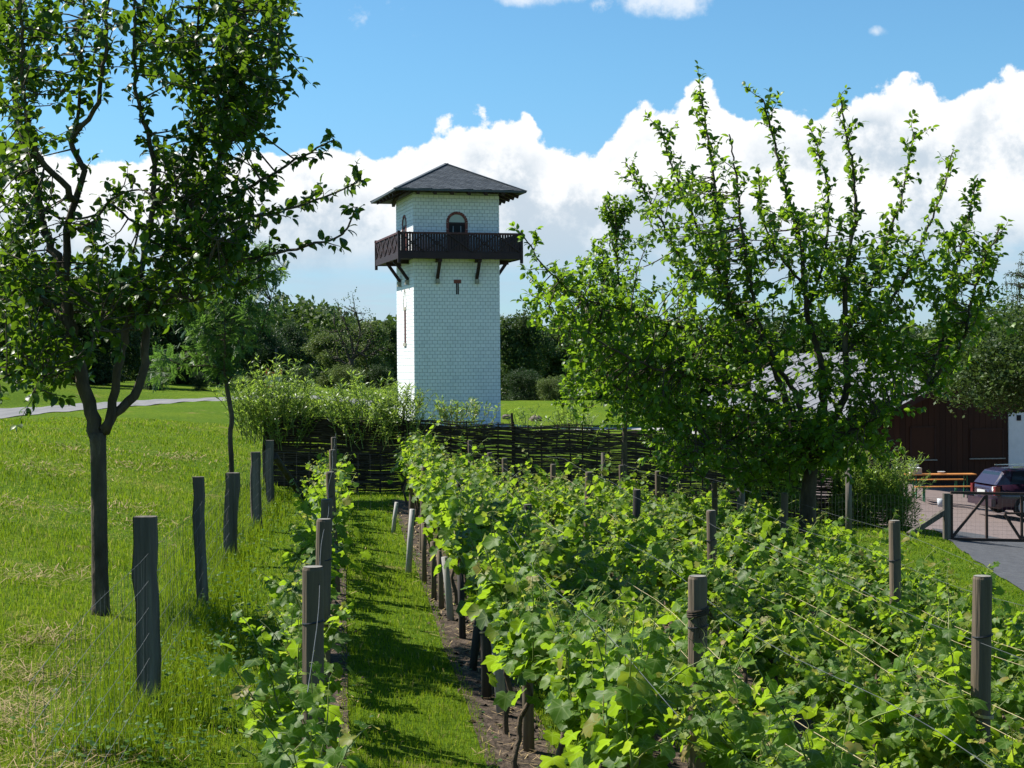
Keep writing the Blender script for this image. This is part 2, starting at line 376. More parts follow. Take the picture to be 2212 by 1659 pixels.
M['willowleaf'] = leafmat('willow_leaf', [(0, (.070,.125,.018)), (.6, (.12,.195,.03)), (1, (.20,.26,.06))], 0.45, (.28,.40,.04), 0.42, 0.4)
M['farleaf'] = leafmat('woodland_leaf', [(0, (.022,.045,.012)), (.6, (.040,.072,.016)), (1, (.070,.105,.024))], 0.25, (.10,.17,.02), 0.55, 0.25)
M['farpale'] = leafmat('pale_woodland_leaf', [(0, (.050,.080,.022)), (.6, (.080,.118,.032)), (1, (.12,.15,.05))], 0.28, (.16,.22,.04), 0.55, 0.25)
M['fardark'] = leafmat('dark_woodland_leaf', [(0, (.014,.032,.012)), (.6, (.026,.050,.016)), (1, (.045,.075,.022))], 0.2, (.06,.12,.02), 0.55, 0.25)
M['grass'] = leafmat('grass_blade', [(0, (.030,.080,.006)), (.4, (.064,.135,.008)), (.75, (.112,.185,.012)), (.9, (.165,.205,.025)), (.93, (.32,.24,.10)), (1, (.44,.33,.16))], 0.40, (.25,.34,.008), 0.75, 0.05)
M['weed'] = leafmat('weed_leaf', [(0, (.03,.085,.015)), (1, (.08,.16,.025))], 0.35, (.16,.28,.02), 0.5, 0.3)
M['barnwall'] = surf('dark_red_brown_boards', [(0, (.026,.009,.0035)), (1, (.054,.019,.007))], 4, (1, 1, .2), rough=0.75, rnd=0.6)
M['barntrim'] = surf('barn_trim', [(0, (.028,.012,.008)), (1, (.05,.022,.014))], 4, rough=0.75)
M['barnroof'] = surf('grey_roof_sheet', [(0, (.10,.105,.12)), (1, (.16,.165,.18))], 1.2, rough=0.8, bump=0.1)
M['whitedoor'] = surf('white_door_paint', [(0, (.62,.66,.66)), (1, (.75,.78,.78))], 3, rough=0.6)
M['glassdark'] = surf('dark_glass', [(0, (.012,.016,.020)), (1, (.02,.026,.03))], 2, rough=0.12, spec=0.6)
M['carpaint'] = surf('maroon_car_paint', [(0, (.018,.006,.017)), (1, (.024,.008,.022))], 2, rough=0.28, spec=0.6, coat=0.6)
M['tyre'] = surf('black_rubber', [(0, (.012,.012,.012)), (1, (.022,.022,.022))], 9, rough=0.85)
M['alloy'] = surf('grey_alloy', [(0, (.30,.31,.32)), (1, (.42,.43,.44))], 5, rough=0.4, metal=0.6)
M['taillight'] = surf('red_tail_light', [(0, (.10,.006,.008)), (1, (.16,.010,.012))], 5, rough=0.2, spec=0.6)
M['chrome'] = surf('bright_metal', [(0, (.55,.56,.58)), (1, (.68,.69,.70))], 5, rough=0.2, metal=0.9)
M['plate'] = surf('plate_white', [(0, (.40,.41,.40)), (1, (.48,.49,.48))], 5, rough=0.5)
M['benchwood'] = surf('varnished_bench_wood', [(0, (.34,.13,.03)), (1, (.50,.22,.06))], 6, (1, .1, 1), rough=0.5)
M['greenmetal'] = surf('green_steel', [(0, (.02,.13,.06)), (1, (.03,.17,.08))], 6, rough=0.5)
M['card'] = surf('cardboard_box', [(0, (.42,.36,.28)), (1, (.58,.52,.44))], 6, rough=0.9)
M['paper'] = surf('white_paper', [(0, (.74,.74,.74)), (1, (.82,.82,.81))], 6, rough=0.8)
M['bucket'] = surf('pale_grey_plastic', [(0, (.40,.43,.46)), (1, (.50,.53,.55))], 6, rough=0.5)
M['gate'] = surf('brown_painted_gate', [(0, (.030,.018,.014)), (1, (.065,.038,.028))], 8, rough=0.7)
M['orange'] = surf('orange_paint', [(0, (.50,.07,.02)), (1, (.60,.11,.03))], 5, rough=0.5)
M['greypanel'] = surf('grey_panel', [(0, (.24,.24,.25)), (1, (.34,.34,.35))], 5, rough=0.6)
M['stone'] = surf('brown_boulder', [(0, (.08,.065,.055)), (1, (.20,.165,.14))], 6, rough=0.95, bump=0.6)
M['straw'] = surf('dry_straw', [(0, (.16,.11,.055)), (1, (.38,.28,.14))], 20, rough=0.9, rnd=0.8)

# ------------------------------------------------------------------ ground, road, paths
def ground_material():
    m, N, L = mat_new('meadow_ground')
    tc = N.new('ShaderNodeTexCoord')
    def noise(sc, det=5, stretch=(1, 1, 1)):
        mp = N.new('ShaderNodeMapping'); L.new(tc.outputs['Object'], mp.inputs[0]); mp.inputs[3].default_value = stretch
        n = N.new('ShaderNodeTexNoise'); L.new(mp.outputs[0], n.inputs['Vector']); n.inputs['Scale'].default_value = sc; n.inputs['Detail'].default_value = det; n.inputs['Roughness'].default_value = 0.65; return n.outputs['Fac']
    c1 = ramp(N, L, noise(9, 8), [(0.3, (.036,.070,.006)), (0.5, (.076,.132,.010)), (0.7, (.125,.175,.018))])
    c2 = ramp(N, L, noise(0.22, 4), [(0.42, (.9,.95,.9)), (0.62, (1.25,1.12,1.05))])
    mx = N.new('ShaderNodeMix'); mx.data_type = 'RGBA'; mx.blend_type = 'MULTIPLY'; mx.inputs[0].default_value = 1; L.new(c1, mx.inputs[6]); L.new(c2, mx.inputs[7])
    st = N.new('ShaderNodeMapRange'); L.new(noise(0.75, 6), st.inputs[0]); st.inputs[1].default_value = 0.62; st.inputs[2].default_value = 0.72
    m2 = N.new('ShaderNodeMix'); m2.data_type = 'RGBA'; L.new(st.outputs[0], m2.inputs[0]); L.new(mx.outputs[2], m2.inputs[6]); m2.inputs[7].default_value = (.22, .17, .075, 1)
    b = N.new('ShaderNodeBsdfPrincipled'); L.new(m2.outputs[2], b.inputs['Base Color']); b.inputs['Roughness'].default_value = 0.95; b.inputs['Specular IOR Level'].default_value = 0.03
    bp = N.new('ShaderNodeBump'); L.new(noise(14, 8), bp.inputs['Height']); bp.inputs['Strength'].default_value = 0.9; bp.inputs['Distance'].default_value = 0.08; L.new(bp.outputs[0], b.inputs['Normal'])
    o = N.new('ShaderNodeOutputMaterial'); L.new(b.outputs[0], o.inputs[0]); return m
def grid_sheet(xs, ys, lift=0.0):
    X, Y = np.meshgrid(xs, ys); Z = G(X, Y) + lift; V = np.stack((X, Y, Z), -1).reshape(-1, 3); nx = len(xs)
    i = np.arange(len(ys)-1)[:, None]*nx; j = np.arange(nx-1)[None]
    return V, np.stack((i+j, i+j+1, i+nx+j+1, i+nx+j), -1).reshape(-1, 4)
mb = MB()
xs = np.concatenate((np.array([-1500, -700, -300, -150, -90]), np.arange(-60, 40.1, 0.5), np.array([50, 80, 150, 300, 700, 1500])))
ys = np.concatenate((np.array([-300, -100, -30, -8]), np.arange(0, 60, 0.5), np.arange(60, 150, 1.5), np.array([150, 165, 185, 210, 260, 400, 800, 1500, 2500])))
mb.add(*grid_sheet(xs, ys)); mb.build('ground', ground_material(), smooth=True, kind='structure')
def ribbon(name, line, width, m, lift=0.004, n=9, kerb=None):
    L = catmull(np.array([(x, y, 0) for x, y in line]), 0.6); T = nrm(np.gradient(L, axis=0)); Nn = np.stack((-T[:, 1], T[:, 0], 0*T[:, 0]), -1)
    t = np.linspace(-.5, .5, n); w = np.asarray(width) if np.isscalar(width) else np.interp(np.linspace(0, 1, len(L)), np.linspace(0, 1, len(width)), width)
    jit = 1 + 0.02*np.sin(np.arange(len(L))*1.7)*np.sin(np.arange(len(L))*.61)
    V = L[:, None, :] + Nn[:, None, :]*(t[None, :, None]*(w*jit if np.ndim(w) else np.full(len(L), w)*jit)[:, None, None])
    V[..., 2] = G(V[..., 0], V[..., 1]) + lift; V = V.reshape(-1, 3)
    i = np.arange(len(L)-1)[:, None]*n; j = np.arange(n-1)[None]
    b = MB(); b.add(V, np.stack((i+j, i+n+j, i+n+j+1, i+j+1), -1).reshape(-1, 4)[:, ::-1]); return b.build(name, m, smooth=True, kind='structure')
M['asphalt'] = surf('worn_asphalt', [(0, (.11,.11,.115)), (1, (.20,.195,.195))], 1.6, (1, .15, 1), rough=0.9, bump=0.2, bscale=60)
M['asphalt_dark'] = surf('dark_asphalt_path', [(0, (.050,.052,.058)), (1, (.085,.088,.095))], 5, rough=0.85, bump=0.3, bscale=80)
M['gravel'] = surf('pale_gravel', [(0, (.26,.25,.24)), (1, (.40,.38,.36))], 5, rough=0.95, bump=0.3, bscale=60)
M['pavers'] = surf('pinkish_paving', [(0, (.13,.10,.092)), (1, (.19,.148,.138))], 6, rough=0.9, bump=0.2, bscale=30)
M['soil'] = surf('bare_soil', [(0, (.022,.015,.010)), (.5, (.055,.038,.026)), (1, (.11,.082,.058))], 9, rough=0.98, bump=1.0, bscale=30)
ribbon('road', [(-17.6, 10), (-17.5, 30), (-17.2, 48), (-16.6, 60), (-15.4, 70), (-12.6, 79), (-7.5, 86), (-1.5, 89.5)], 3.9, M['asphalt'], 0.02, 11)
ribbon('gravel_path', [(-1.6, 82), (-.3, 77.5), (1.8, 74.5), (5, 71.5), (9, 69), (13.5, 66)], 2.6, M['gravel'], 0.02, 9)
ribbon('asphalt_path', [(8.9, 21.5), (9.2, 25), (9.8, 29), (10.7, 34), (11.3, 38)], 2.5, M['asphalt_dark'], 0.02, 9)
b = MB(); V, Fq = grid_sheet(np.linspace(8.6, 34, 50), np.linspace(37.2, 60, 46), 0.012)
V[:, 0] += np.where(V[:, 0] < 8.7, (V[:, 1]-37)*0.02, 0); b.add(V, Fq); b.build('paved_yard', M['pavers'], smooth=True, kind='structure')

# ------------------------------------------------------------------ leaf templates
def vine_leaf(n=24, seed=0, curl=0.25, near=True):
    r = np.random.RandomState(seed)
    key = [(0,1.0),(13,.86),(26,.66),(40,.80),(54,.90),(68,.74),(82,.54),(97,.62),(112,.70),(128,.60),(145,.50),(160,.44),(172,.26),(180,.05)]
    a = np.linspace(-180, 180, n, endpoint=False) + 180/n
    rad = np.interp(np.abs(a), [k[0] for k in key], [k[1] for k in key])*(1 + 0.05*np.where(np.arange(n) % 2, 1, -1) + r.uniform(-.05, .05, n))
    an = np.radians(a); W = 0.62
    def lift(x, y): return -curl*(x*x*1.1 + (y-.2)**2*.8) + 0.26*np.abs(x) + 0.07*np.sin(7*x+seed)*np.sin(5*y+seed*2)
    out = np.stack((np.sin(an)*rad*W, np.cos(an)*rad*W, 0*an), -1)
    if near:
        m = n//2; inn = out[::2]*0.55
        V = np.concatenate(([[0, 0, 0]], inn, out)); V[:, 2] = lift(V[:, 0], V[:, 1])
        T = []
        for i in range(m):
            j = (i+1) % m; T.append((0, 1+j, 1+i)); o0, o1, o2 = 1+m+2*i, 1+m+(2*i+1), 1+m+(2*i+2) % n
            T += [(1+i, o1, o0), (1+i, 1+j, o1), (1+j, o2, o1)]
    else:
        V = np.concatenate(([[0, 0, 0]], out)); V[:, 2] = lift(V[:, 0], V[:, 1]); T = [(0, 1+(i+1) % n, 1+i) for i in range(n)]
    return V, [np.array(T)]
def apple_leaf(curl=0.16, wid=0.30):
    V = np.array([(0,0,0),(0,.36,.03),(0,.72,.01),(0,1,-curl),(wid*.8,.20,.07),(wid,.5,.08),(wid*.62,.8,.02),(-wid*.8,.20,.07),(-wid,.5,.08),(-wid*.62,.8,.02)])
    T = [(0,4,1),(1,4,5),(1,5,2),(2,5,6),(2,6,3),(0,1,7),(1,8,7),(1,2,8),(2,9,8),(2,3,9)]
    return V, [np.array(T)]
def willow_leaf():
    V = np.array([(0,0,0),(.09,.35,.03),(.07,.7,.0),(0,1,-.14),(-.07,.7,.0),(-.09,.35,.03)]); return V, [np.array([(0,1,5),(1,2,5),(2,4,5),(2,3,4)])]
def rowan_leaf():
    V = []; T = []
    def one(o, d, L, w):
        o = np.array(o); d = np.array(d); s = np.array((-d[1], d[0], 0)); b = len(V)
        V.extend([o, o+d*L*.5+s*w, o+d*L+np.array((0, 0, -.05)), o+d*L*.5-s*w]); T.extend([(b, b+2, b+1), (b, b+3, b+2)])
    for i in range(6):
        y = .15+.14*i; z = -.18*y*y
        for sg in (-1, 1): one((0, y, z), (sg*.85, .5, -.12), .33, .065)
    one((0, .95, -.16), (0, 1, -.2), .3, .065); b = len(V)
    V.extend([np.array((-.008, 0, 0)), np.array((.008, 0, 0)), np.array((0, .97, -.17))]); T.append((b, b+1, b+2))
    return np.array(V), [np.array(T)]
def spray(seed, n=6, L=0.55):
    r = np.random.RandomState(seed); V = []; T = []
    for i in range(n):
        o = r.normal(size=3)*.28; d = nrm(r.normal(size=3)); s = nrm(np.cross(d, r.normal(size=3))); b = len(V); w = L*.30
        V.extend([o, o+d*L*.5+s*w, o+d*L, o+d*L*.5-s*w]); T.extend([(b, b+1, b+2), (b, b+2, b+3)])
    return np.array(V), [np.array(T)]
A_V, A_F = apple_leaf(); W_V, W_F = willow_leaf(); RW_V, RW_F = rowan_leaf()

# ------------------------------------------------------------------ tree built on traced limbs
class Tree:
    def __init__(s, name, label, cat, base, bark, leaf, leafV, leafF, lsize, spur_r=0.03, group=None):
        s.t = thing(name, label, cat, base, group); s.wood = MB(); s.bark = bark; s.leaf = leaf; s.LV, s.LF = leafV, leafF; s.ls = lsize; s.spur_r = spur_r
        s.pos = []; s.fw = []; s.no = []; s.sc = []; s.nodes = []
    def leaves(s, p, f, n, sc): s.pos.append(p); s.fw.append(f); s.no.append(n); s.sc.append(sc)
    def put(s, pts, dirs, per, spread=1.0, droop=0.25, size=1.0):
        """leaf rosettes along pts"""
        n = len(pts)*per
        p = np.repeat(pts, per, 0); d = np.repeat(dirs, per, 0)
        f = nrm(d*0.5 + unit(n)*spread + np.array((0, 0, -droop)))
        no = nrm(np.array((0, 0, 1.0)) + unit(n)*0.75)
        s.leaves(p + f*0.012, f, no, s.ls*size*NP.uniform(.55, 1.15, n))
    def limb(s, pts, r0, r1, step=0.07, sides=7, leafy=0.7, twigs=0.6, tl=(.12, .34), up=0.35, first=0.0, per=3):
        L = catmull(pts, step); n = len(L)
        L[1:-1] += NP.normal(size=(n-2, 3))*min(0.008, r0*.25)
        rad = r0 + (r1-r0)*np.linspace(0, 1, n)**0.8
        tube(s.wood, L, rad, sides, wob=0.12 if r0 > .03 else 0)
        D = nrm(np.gradient(L, axis=0)); s.nodes.append(L)
        ok = (rad < s.spur_r) & (np.linspace(0, 1, n) >= first)
        sel = np.where(ok & (NP.rand(n) < leafy))[0]
        if len(sel): s.put(L[sel] + unit(len(sel))*0.02, D[sel], per)
        for i in np.where(ok & (NP.rand(n) < twigs))[0]:
            s.twig(L[i], D[i], NP.uniform(*tl), up, per)
        return L
    def twig(s, p, d, ln, up=0.35, per=3):
        side = nrm(np.cross(d, NP.normal(size=3))); k = max(3, int(ln/0.05)+1)
        dr = nrm(d*NP.uniform(.2, .9) + side*NP.uniform(.5, 1.0) + np.array((0, 0, up)))
        q = [np.asarray(p)]
        for _ in range(k-1):
            dr = nrm(dr + NP.normal(size=3)*0.14 + np.array((0, 0, 0.05))); q.append(q[-1] + dr*ln/(k-1))
        q = np.array(q); tube(s.wood, q, np.linspace(0.006, 0.0022, k), 4, cap=False)
        s.put(q[1:], np.tile(dr, (k-1, 1)), per)
    def mass(s, px, py, rx, ry, d, dd, n, ln=(.15, .4), per=3, up=0.3):
        """twigs filling a region of the crown, each joined to the nearest limb"""
        N_ = np.concatenate(s.nodes); 
        for _ in range(n):
            a = NP.uniform(0, 2*PI); q = math.sqrt(NP.rand())
            p = P(px+math.cos(a)*q*rx, py+math.sin(a)*q*ry, d + NP.uniform(-dd, dd))
            j = np.argmin(((N_-p)**2).sum(1)); o = N_[j]; 
            if np.linalg.norm(p-o) > 0.04:
                mid = (o+p)/2 + NP.normal(size=3)*0.05*np.linalg.norm(p-o); c = catmull(np.array((o, mid, p)), 0.09)
                if len(c) > 2:
                    tube(s.wood, c, np.linspace(0.008, 0.004, len(c)), 4, cap=False)
                    if len(c) > 3: s.put(c[2:], nrm(np.gradient(c, axis=0))[2:], max(1, per-1))
            s.twig(p, nrm(p-o+np.array((0, 0, .05))), NP.uniform(*ln), up, per)
    def finish(s, singles=300, crown='crown'):
        s.wood.build('trunk', s.bark, s.t, smooth=True)
        p = np.concatenate(s.pos); f = np.concatenate(s.fw); n = np.concatenate(s.no); sc = np.concatenate(s.sc); rn = NP.rand(len(p))
        order = NP.permutation(len(p)); near = order[np.argsort(p[order, 1] - sc[order]*6)[:singles]] if singles else np.array([], int)
        rest = np.setdiff1d(np.arange(len(p)), near)
        c = MB(); scatter(c, s.LV, s.LF, p[rest], f[rest], n[rest], sc[rest], rn[rest]); c.build(crown, s.leaf, s.t, smooth=True, kind='stuff')
        if singles:
            t = MB(); t.add(s.LV, s.LF[0]); me = t.mesh('leaf', s.leaf, True); Fm = frames(f[near], n[near]); w = wloc(s.t)
            for q, i in enumerate(near): link_obj('leaf', me, s.t, tuple(p[i]-w), mat3=Fm[q], scale=float(sc[i]))
        return len(p)
def PL(pts, d0, d1):
    n = len(pts); return np.array([P(x, y, d0+(d1-d0)*i/(n-1)) for i, (x, y) in enumerate(pts)])

# ------------------------------------------------------------------ the watchtower
def build_tower():
    th = math.radians(15.2); W = 4.23; h = W/2
    cor = P(896.5, 905, 76.0); d = np.array((math.cos(th), math.sin(th), 0)); e = np.array((-math.sin(th), math.cos(th), 0))
    c = cor + d*h + e*h; zb = CZ - 2.98
    T = thing('watchtower', 'white-painted square Roman watchtower with a dark wooden balcony and slate pyramid roof', 'tower', (c[0], c[1], zb), rotz=th)
    zB = 8.12; zE = 11.35; zA = 13.0; FL = 8.34            # under the balcony, eaves, apex, balcony floor top
    b = MB(); box(b, (0, 0, zE/2-.2), (W-.03, W-.03, zE+.4)); b.build('wall', M['joint'], T, world=False)
    bw, bh, J = 0.252, 0.1705, 0.017
    tb = MB(); box(tb, (0, 0, 0), (bw-J, 0.03, bh-J)); bm = tb.mesh('brick', M['white'])
    rest = MB(); singles = 0
    def gap(face, z):
        if face == 0:
            if 7.0 < z < 7.2: return .16
            if 6.45 < z < 7.0: return .065
        if face == 3 and 4.0 < z < 5.94: return .24
        w, ro_, zs_ = (0.02, .46, 9.93)
        if face == 3 and 5.94 <= z < 6.78: return .29*math.sqrt(max(0, 1-((z-5.94)/.84)**2))
        if 8.1 < z <= zs_: return ro_
        if zs_ < z < zs_+ro_: return math.sqrt(ro_**2-(z-zs_)**2)
        return 0
    for face, a in ((0, 0), (3, -PI/2), (1, PI/2), (2, PI)):
        Rz = rotz(a)
        for i in range(int(zE/bh)):
            z = (i+.5)*bh; off = (i % 2)*bw/2; x = -h + off - bw/2 if off == 0 else -h
            while x < h - 0.02:
                x0 = max(x, -h+.004); x1 = min(x+bw-J, h-.004); x += bw
                if x1-x0 < 0.03: continue
                w = gap(face, z); cx_ = .02 if z > 6.9 or face == 0 else 0.0; segs = [(x0, x1)]
                if w > 0:
                    segs = [q for q in ((x0, min(x1, cx_-w)), (max(x0, cx_+w), x1)) if q[1]-q[0] > .02]
                    if not segs: continue
                    if len(segs) == 2 or segs[0][1]-segs[0][0] < x1-x0-.001:
                        for q0, q1 in segs: box(rest, Rz @ np.array(((q0+q1)/2, -h, z)), (q1-q0, .03, bh-J), Rz, r=R.random())
                        continue
                xm = (x0+x1)/2
                full = x1-x0 > bw-J-.01
                if face == 0 and full and 300 > singles and 5.0 < z < 8.05:
                    o = link_obj('brick', bm, T, tuple(Rz @ np.array((xm, -h, z)))); o.rotation_euler = (0, 0, a); singles += 1
                else: box(rest, Rz @ np.array((xm, -h, z)), (x1-x0, .03, bh-J), Rz, r=R.random())
    rest.build('brickwork', M['white'], T, world=False, kind='stuff')
    # balcony
    B = h + 0.88; bal = MB()
    box(bal, (0, 0, FL-.09), (2*B, 2*B, .14)); BAL = bal.build('balcony', M['darkwood'], T, world=False)
    sm = MB(); box(sm, (0, 0, 0), (.105, .022, .86)); sme = sm.mesh('slat', M['darkwood'])
    for k in range(4):
        Rz = rotz(k*PI/2)
        f = MB(); box(f, Rz @ np.array((0, -B-.02, FL-.06)), (2*B+.08, .05, .30), Rz); f.build('fascia_board', M['darkwood'], BAL, world=False)
        f = MB(); box(f, Rz @ np.array((0, -B+.01, FL+1.00)), (2*B+.16, .11, .09), Rz); f.build('top_rail', M['rail'], BAL, world=False)
        f = MB(); box(f, Rz @ np.array((0, -B+.03, FL+.12)), (2*B, .06, .08), Rz); f.build('bottom_rail', M['darkwood'], BAL, world=False)
        n = 45
        for i in range(n):
            x = -B+.08 + (2*B-.16)*(i+.5)/n
            o = link_obj('slat', sme, BAL, tuple(Rz @ np.array((x, -B+.02, FL+.53)))); o.rotation_euler = (0, 0, k*PI/2)
        m = 5
        for i in range(m):
            x0 = -B+.06+(2*B-.12)*i/m; x1 = -B+.06+(2*B-.12)*(i+1)/m
            for za, zb_ in ((.12, .95), (.95, .12)):
                f = MB(); beam(f, Rz @ np.array((x0, -B-.015 if za < .5 else -B-.035, FL+za)), Rz @ np.array((x1, -B-.015 if za < .5 else -B-.035, FL+zb_)), .03, .06); f.build('cross_lath', M['darkwood'], BAL, world=False)
        f = MB(); box(f, Rz @ np.array((-B, -B, FL+.34)), (.13, .13, 1.50), Rz); f.build('corner_post', M['darkwood'], BAL, world=False)
        for x in (-h*.46, h*.46):
            f = MB(); beam(f, Rz @ np.array((x, -h+.1, FL-.25)), Rz @ np.array((x, -B+.12, FL-.25)), .17, .17); f.build('joist', M['darkwood'], BAL, world=False)
            f = MB(); beam(f, Rz @ np.array((x, -B+.25, FL-.30)), Rz @ np.array((x, -h-.04, 7.22)), .14, .14); f.build('strut', M['darkwood'], BAL, world=False)
            f = MB(); box(f, Rz @ np.array((x, -h-.09, 7.10)), (.17, .22, .22), Rz); f.build('corbel', M['sandstone'], T, world=False)
    # arched doors, front and left
    for a, name in ((0, 0), (-PI/2, 1), (PI/2, 2), (PI, 3)):
        Rz = rotz(a); cx = 0.02; zs = 9.93; ri, ro = .40, .53
        f = MB(); box(f, Rz @ np.array((cx, -h+.03, (FL+zs)/2+.06)), (ri*2, .06, zs-FL), Rz); D = f.build('door', M['black'], T, world=False)
        f = MB(); box(f, Rz @ np.array((cx, -h-.01, zs-.04)), (ri*2+.02, .05, .10), Rz); f.build('door_lintel', M['darkwood'], D, world=False)
        for sx in (-.19, .19):
            f = MB(); box(f, Rz @ np.array((cx+sx, -h-.012, zs-.48)), (.035, .02, .62), Rz); f.build('door_pull', M['greypanel'], D, world=False)
        f = MB(); pts = [(cx, zs)] + [(cx+ri*math.cos(q), zs+ri*.98*math.sin(q)) for q in np.linspace(0, PI, 15)]
        V = np.array([Rz @ np.array((x, -h-.004, z)) for x, z in pts]); f.add(V, [(0, i, i+1) for i in range(1, 15)]); f.build('arch_panel', M['plaster'], T, world=False)
        for i in range(13):
            q = PI*(i+.5)/13; f = MB(); Mx = Rz @ roty(PI/2-q)
            box(f, Rz @ np.array((cx+(ri+ro)/2*math.cos(q), -h-.012, zs+(ri+ro)/2*math.sin(q))), (.105, .06, ro-ri), Mx, R.random()); f.build('arch_stone', M['redbrick'], T, world=False)
        for sx in (-1, 1):
            for i in range(5):
                f = MB(); hh = (zs-FL)/5; box(f, Rz @ np.array((cx+sx*(ri+ro)/2, -h-.012, FL+hh*(i+.5))), (ro-ri, .06, hh-.02), Rz, R.random()); f.build('jamb_stone', M['redbrick'], T, world=False)
    # slit window in the front, arched slit in the left wall
    f = MB(); box(f, (.02, -h-.012, 7.10), (.36, .06, .17)); WN = f.build('slit_window', M['redbrick'], T, world=False)
    f = MB(); box(f, (.02, -h+.01, 6.74), (.15, .05, .54)); f.build('slit_opening', M['black'], WN, world=False)
    f = MB(); box(f, (.02, -h-.02, 6.74), (.025, .03, .54)); f.build('glazing_bar', M['greypanel'], WN, world=False)
    Rz = rotz(-PI/2)
    f = MB(); box(f, Rz @ np.array((0, -h-.012, 5.86)), (.62, .06, .16), Rz); LW = f.build('arched_window', M['sandstone'], T, world=False)
    f = MB(); box(f, Rz @ np.array((0, -h+.0, 4.98)), (.44, .04, 1.58), Rz); f.build('shutter', M['rail'], LW, world=False)
    f = MB(); box(f, Rz @ np.array((0, -h-.02, 4.10)), (.60, .10, .16), Rz); f.build('sill', M['sandstone'], LW, world=False)
    f = MB(); pts = [(0, 5.94)] + [(.27*math.cos(q), 5.94+.80*math.sin(q)) for q in np.linspace(0, PI, 15)]
    f.add(np.array([Rz @ np.array((x, -h-.006, z)) for x, z in pts]), [(0, i, i+1) for i in range(1, 15)]); f.build('arch_panel', M['white'], LW, world=False)
    for i in range(13):
        q0, q1 = PI*i/13, PI*(i+1)/13
        A0 = Rz @ np.array((.31*math.cos(q0), -h-.012, 5.94+.86*math.sin(q0))); A1 = Rz @ np.array((.31*math.cos(q1), -h-.012, 5.94+.86*math.sin(q1)))
        f = MB(); beam(f, A0, A0+(A1-A0)*.9, .04, .045); f.build('arch_stone', M['sandstone'], LW, world=False)
    # roof
    E = h + 1.08; zR = zE + .03
    f = MB(); V = np.array([(-E,-E,zR),(E,-E,zR),(E,E,zR),(-E,E,zR),(0,0,zA),(-E,-E,zR-.07),(E,-E,zR-.07),(E,E,zR-.07),(-E,E,zR-.07),(0,0,zA-.12)])
    f.add(V, [(0,1,4),(1,2,4),(2,3,4),(3,0,4),(0,5,6,1),(1,6,7,2),(2,7,8,3),(3,8,5,0),(6,5,9),(7,6,9),(8,7,9),(5,8,9)])
    RF = f.build('roof', M['slate'], T, world=False)
    sl = math.hypot(E, zA-zR); ang = math.atan2(zA-zR, E); sw, sh = .20, .17
    tb = MB(); box(tb, (0, 0, 0), (sw-.012, sh+.05, .014)); tme = tb.mesh('slate', M['slate']); rest = MB(); cnt = 0
    for k in (0, 3, 1, 2):
        Rz = rotz(k*PI/2)
        for i in range(-2, int(sl/sh)+22):
            for j in range(-18, 19):
                u = j*sw + (i % 2)*sw*.5; v = i*sh - 1.2 + u*.17
                if v < sh*.5 or v > sl-.06: continue
                half = E*(1-v/sl)
                if abs(u) > half-.05: continue
                p = Rz @ np.array((u, -E + v*math.cos(ang), zR + v*math.sin(ang) + .016)); Mx = Rz @ rotx(ang-.085) @ rotz(.165)
                if k == 0 and cnt < 300: link_obj('slate', tme, RF, tuple(p), mat3=Mx); cnt += 1
                else: box(rest, p, (sw-.012, sh+.05, .014), Mx, R.random())
        f = MB(); beam(f, Rz @ np.array((-E, -E, zR+.02)), np.array((0, 0, zA+.03)), .20, .05); f.build('hip_cap', M['slate'], RF, world=False)
        f = MB(); box(f, Rz @ np.array((0, -E, zR-.01)), (2*E+.02, .03, .10), Rz); f.build('eaves_board', M['slate'], RF, world=False)
        for i in range(6):
            x = -h*.98 + 2*h*.98*i/5
            f = MB(); beam(f, Rz @ np.array((x, -E+.08, zR-.155)), Rz @ np.array((x, -h+.1, zR+.27)), .15, .15); f.build('rafter', M['darkwood'], RF, world=False)
    rest.build('slates', M['slate'], RF, world=False, kind='stuff')
build_tower()

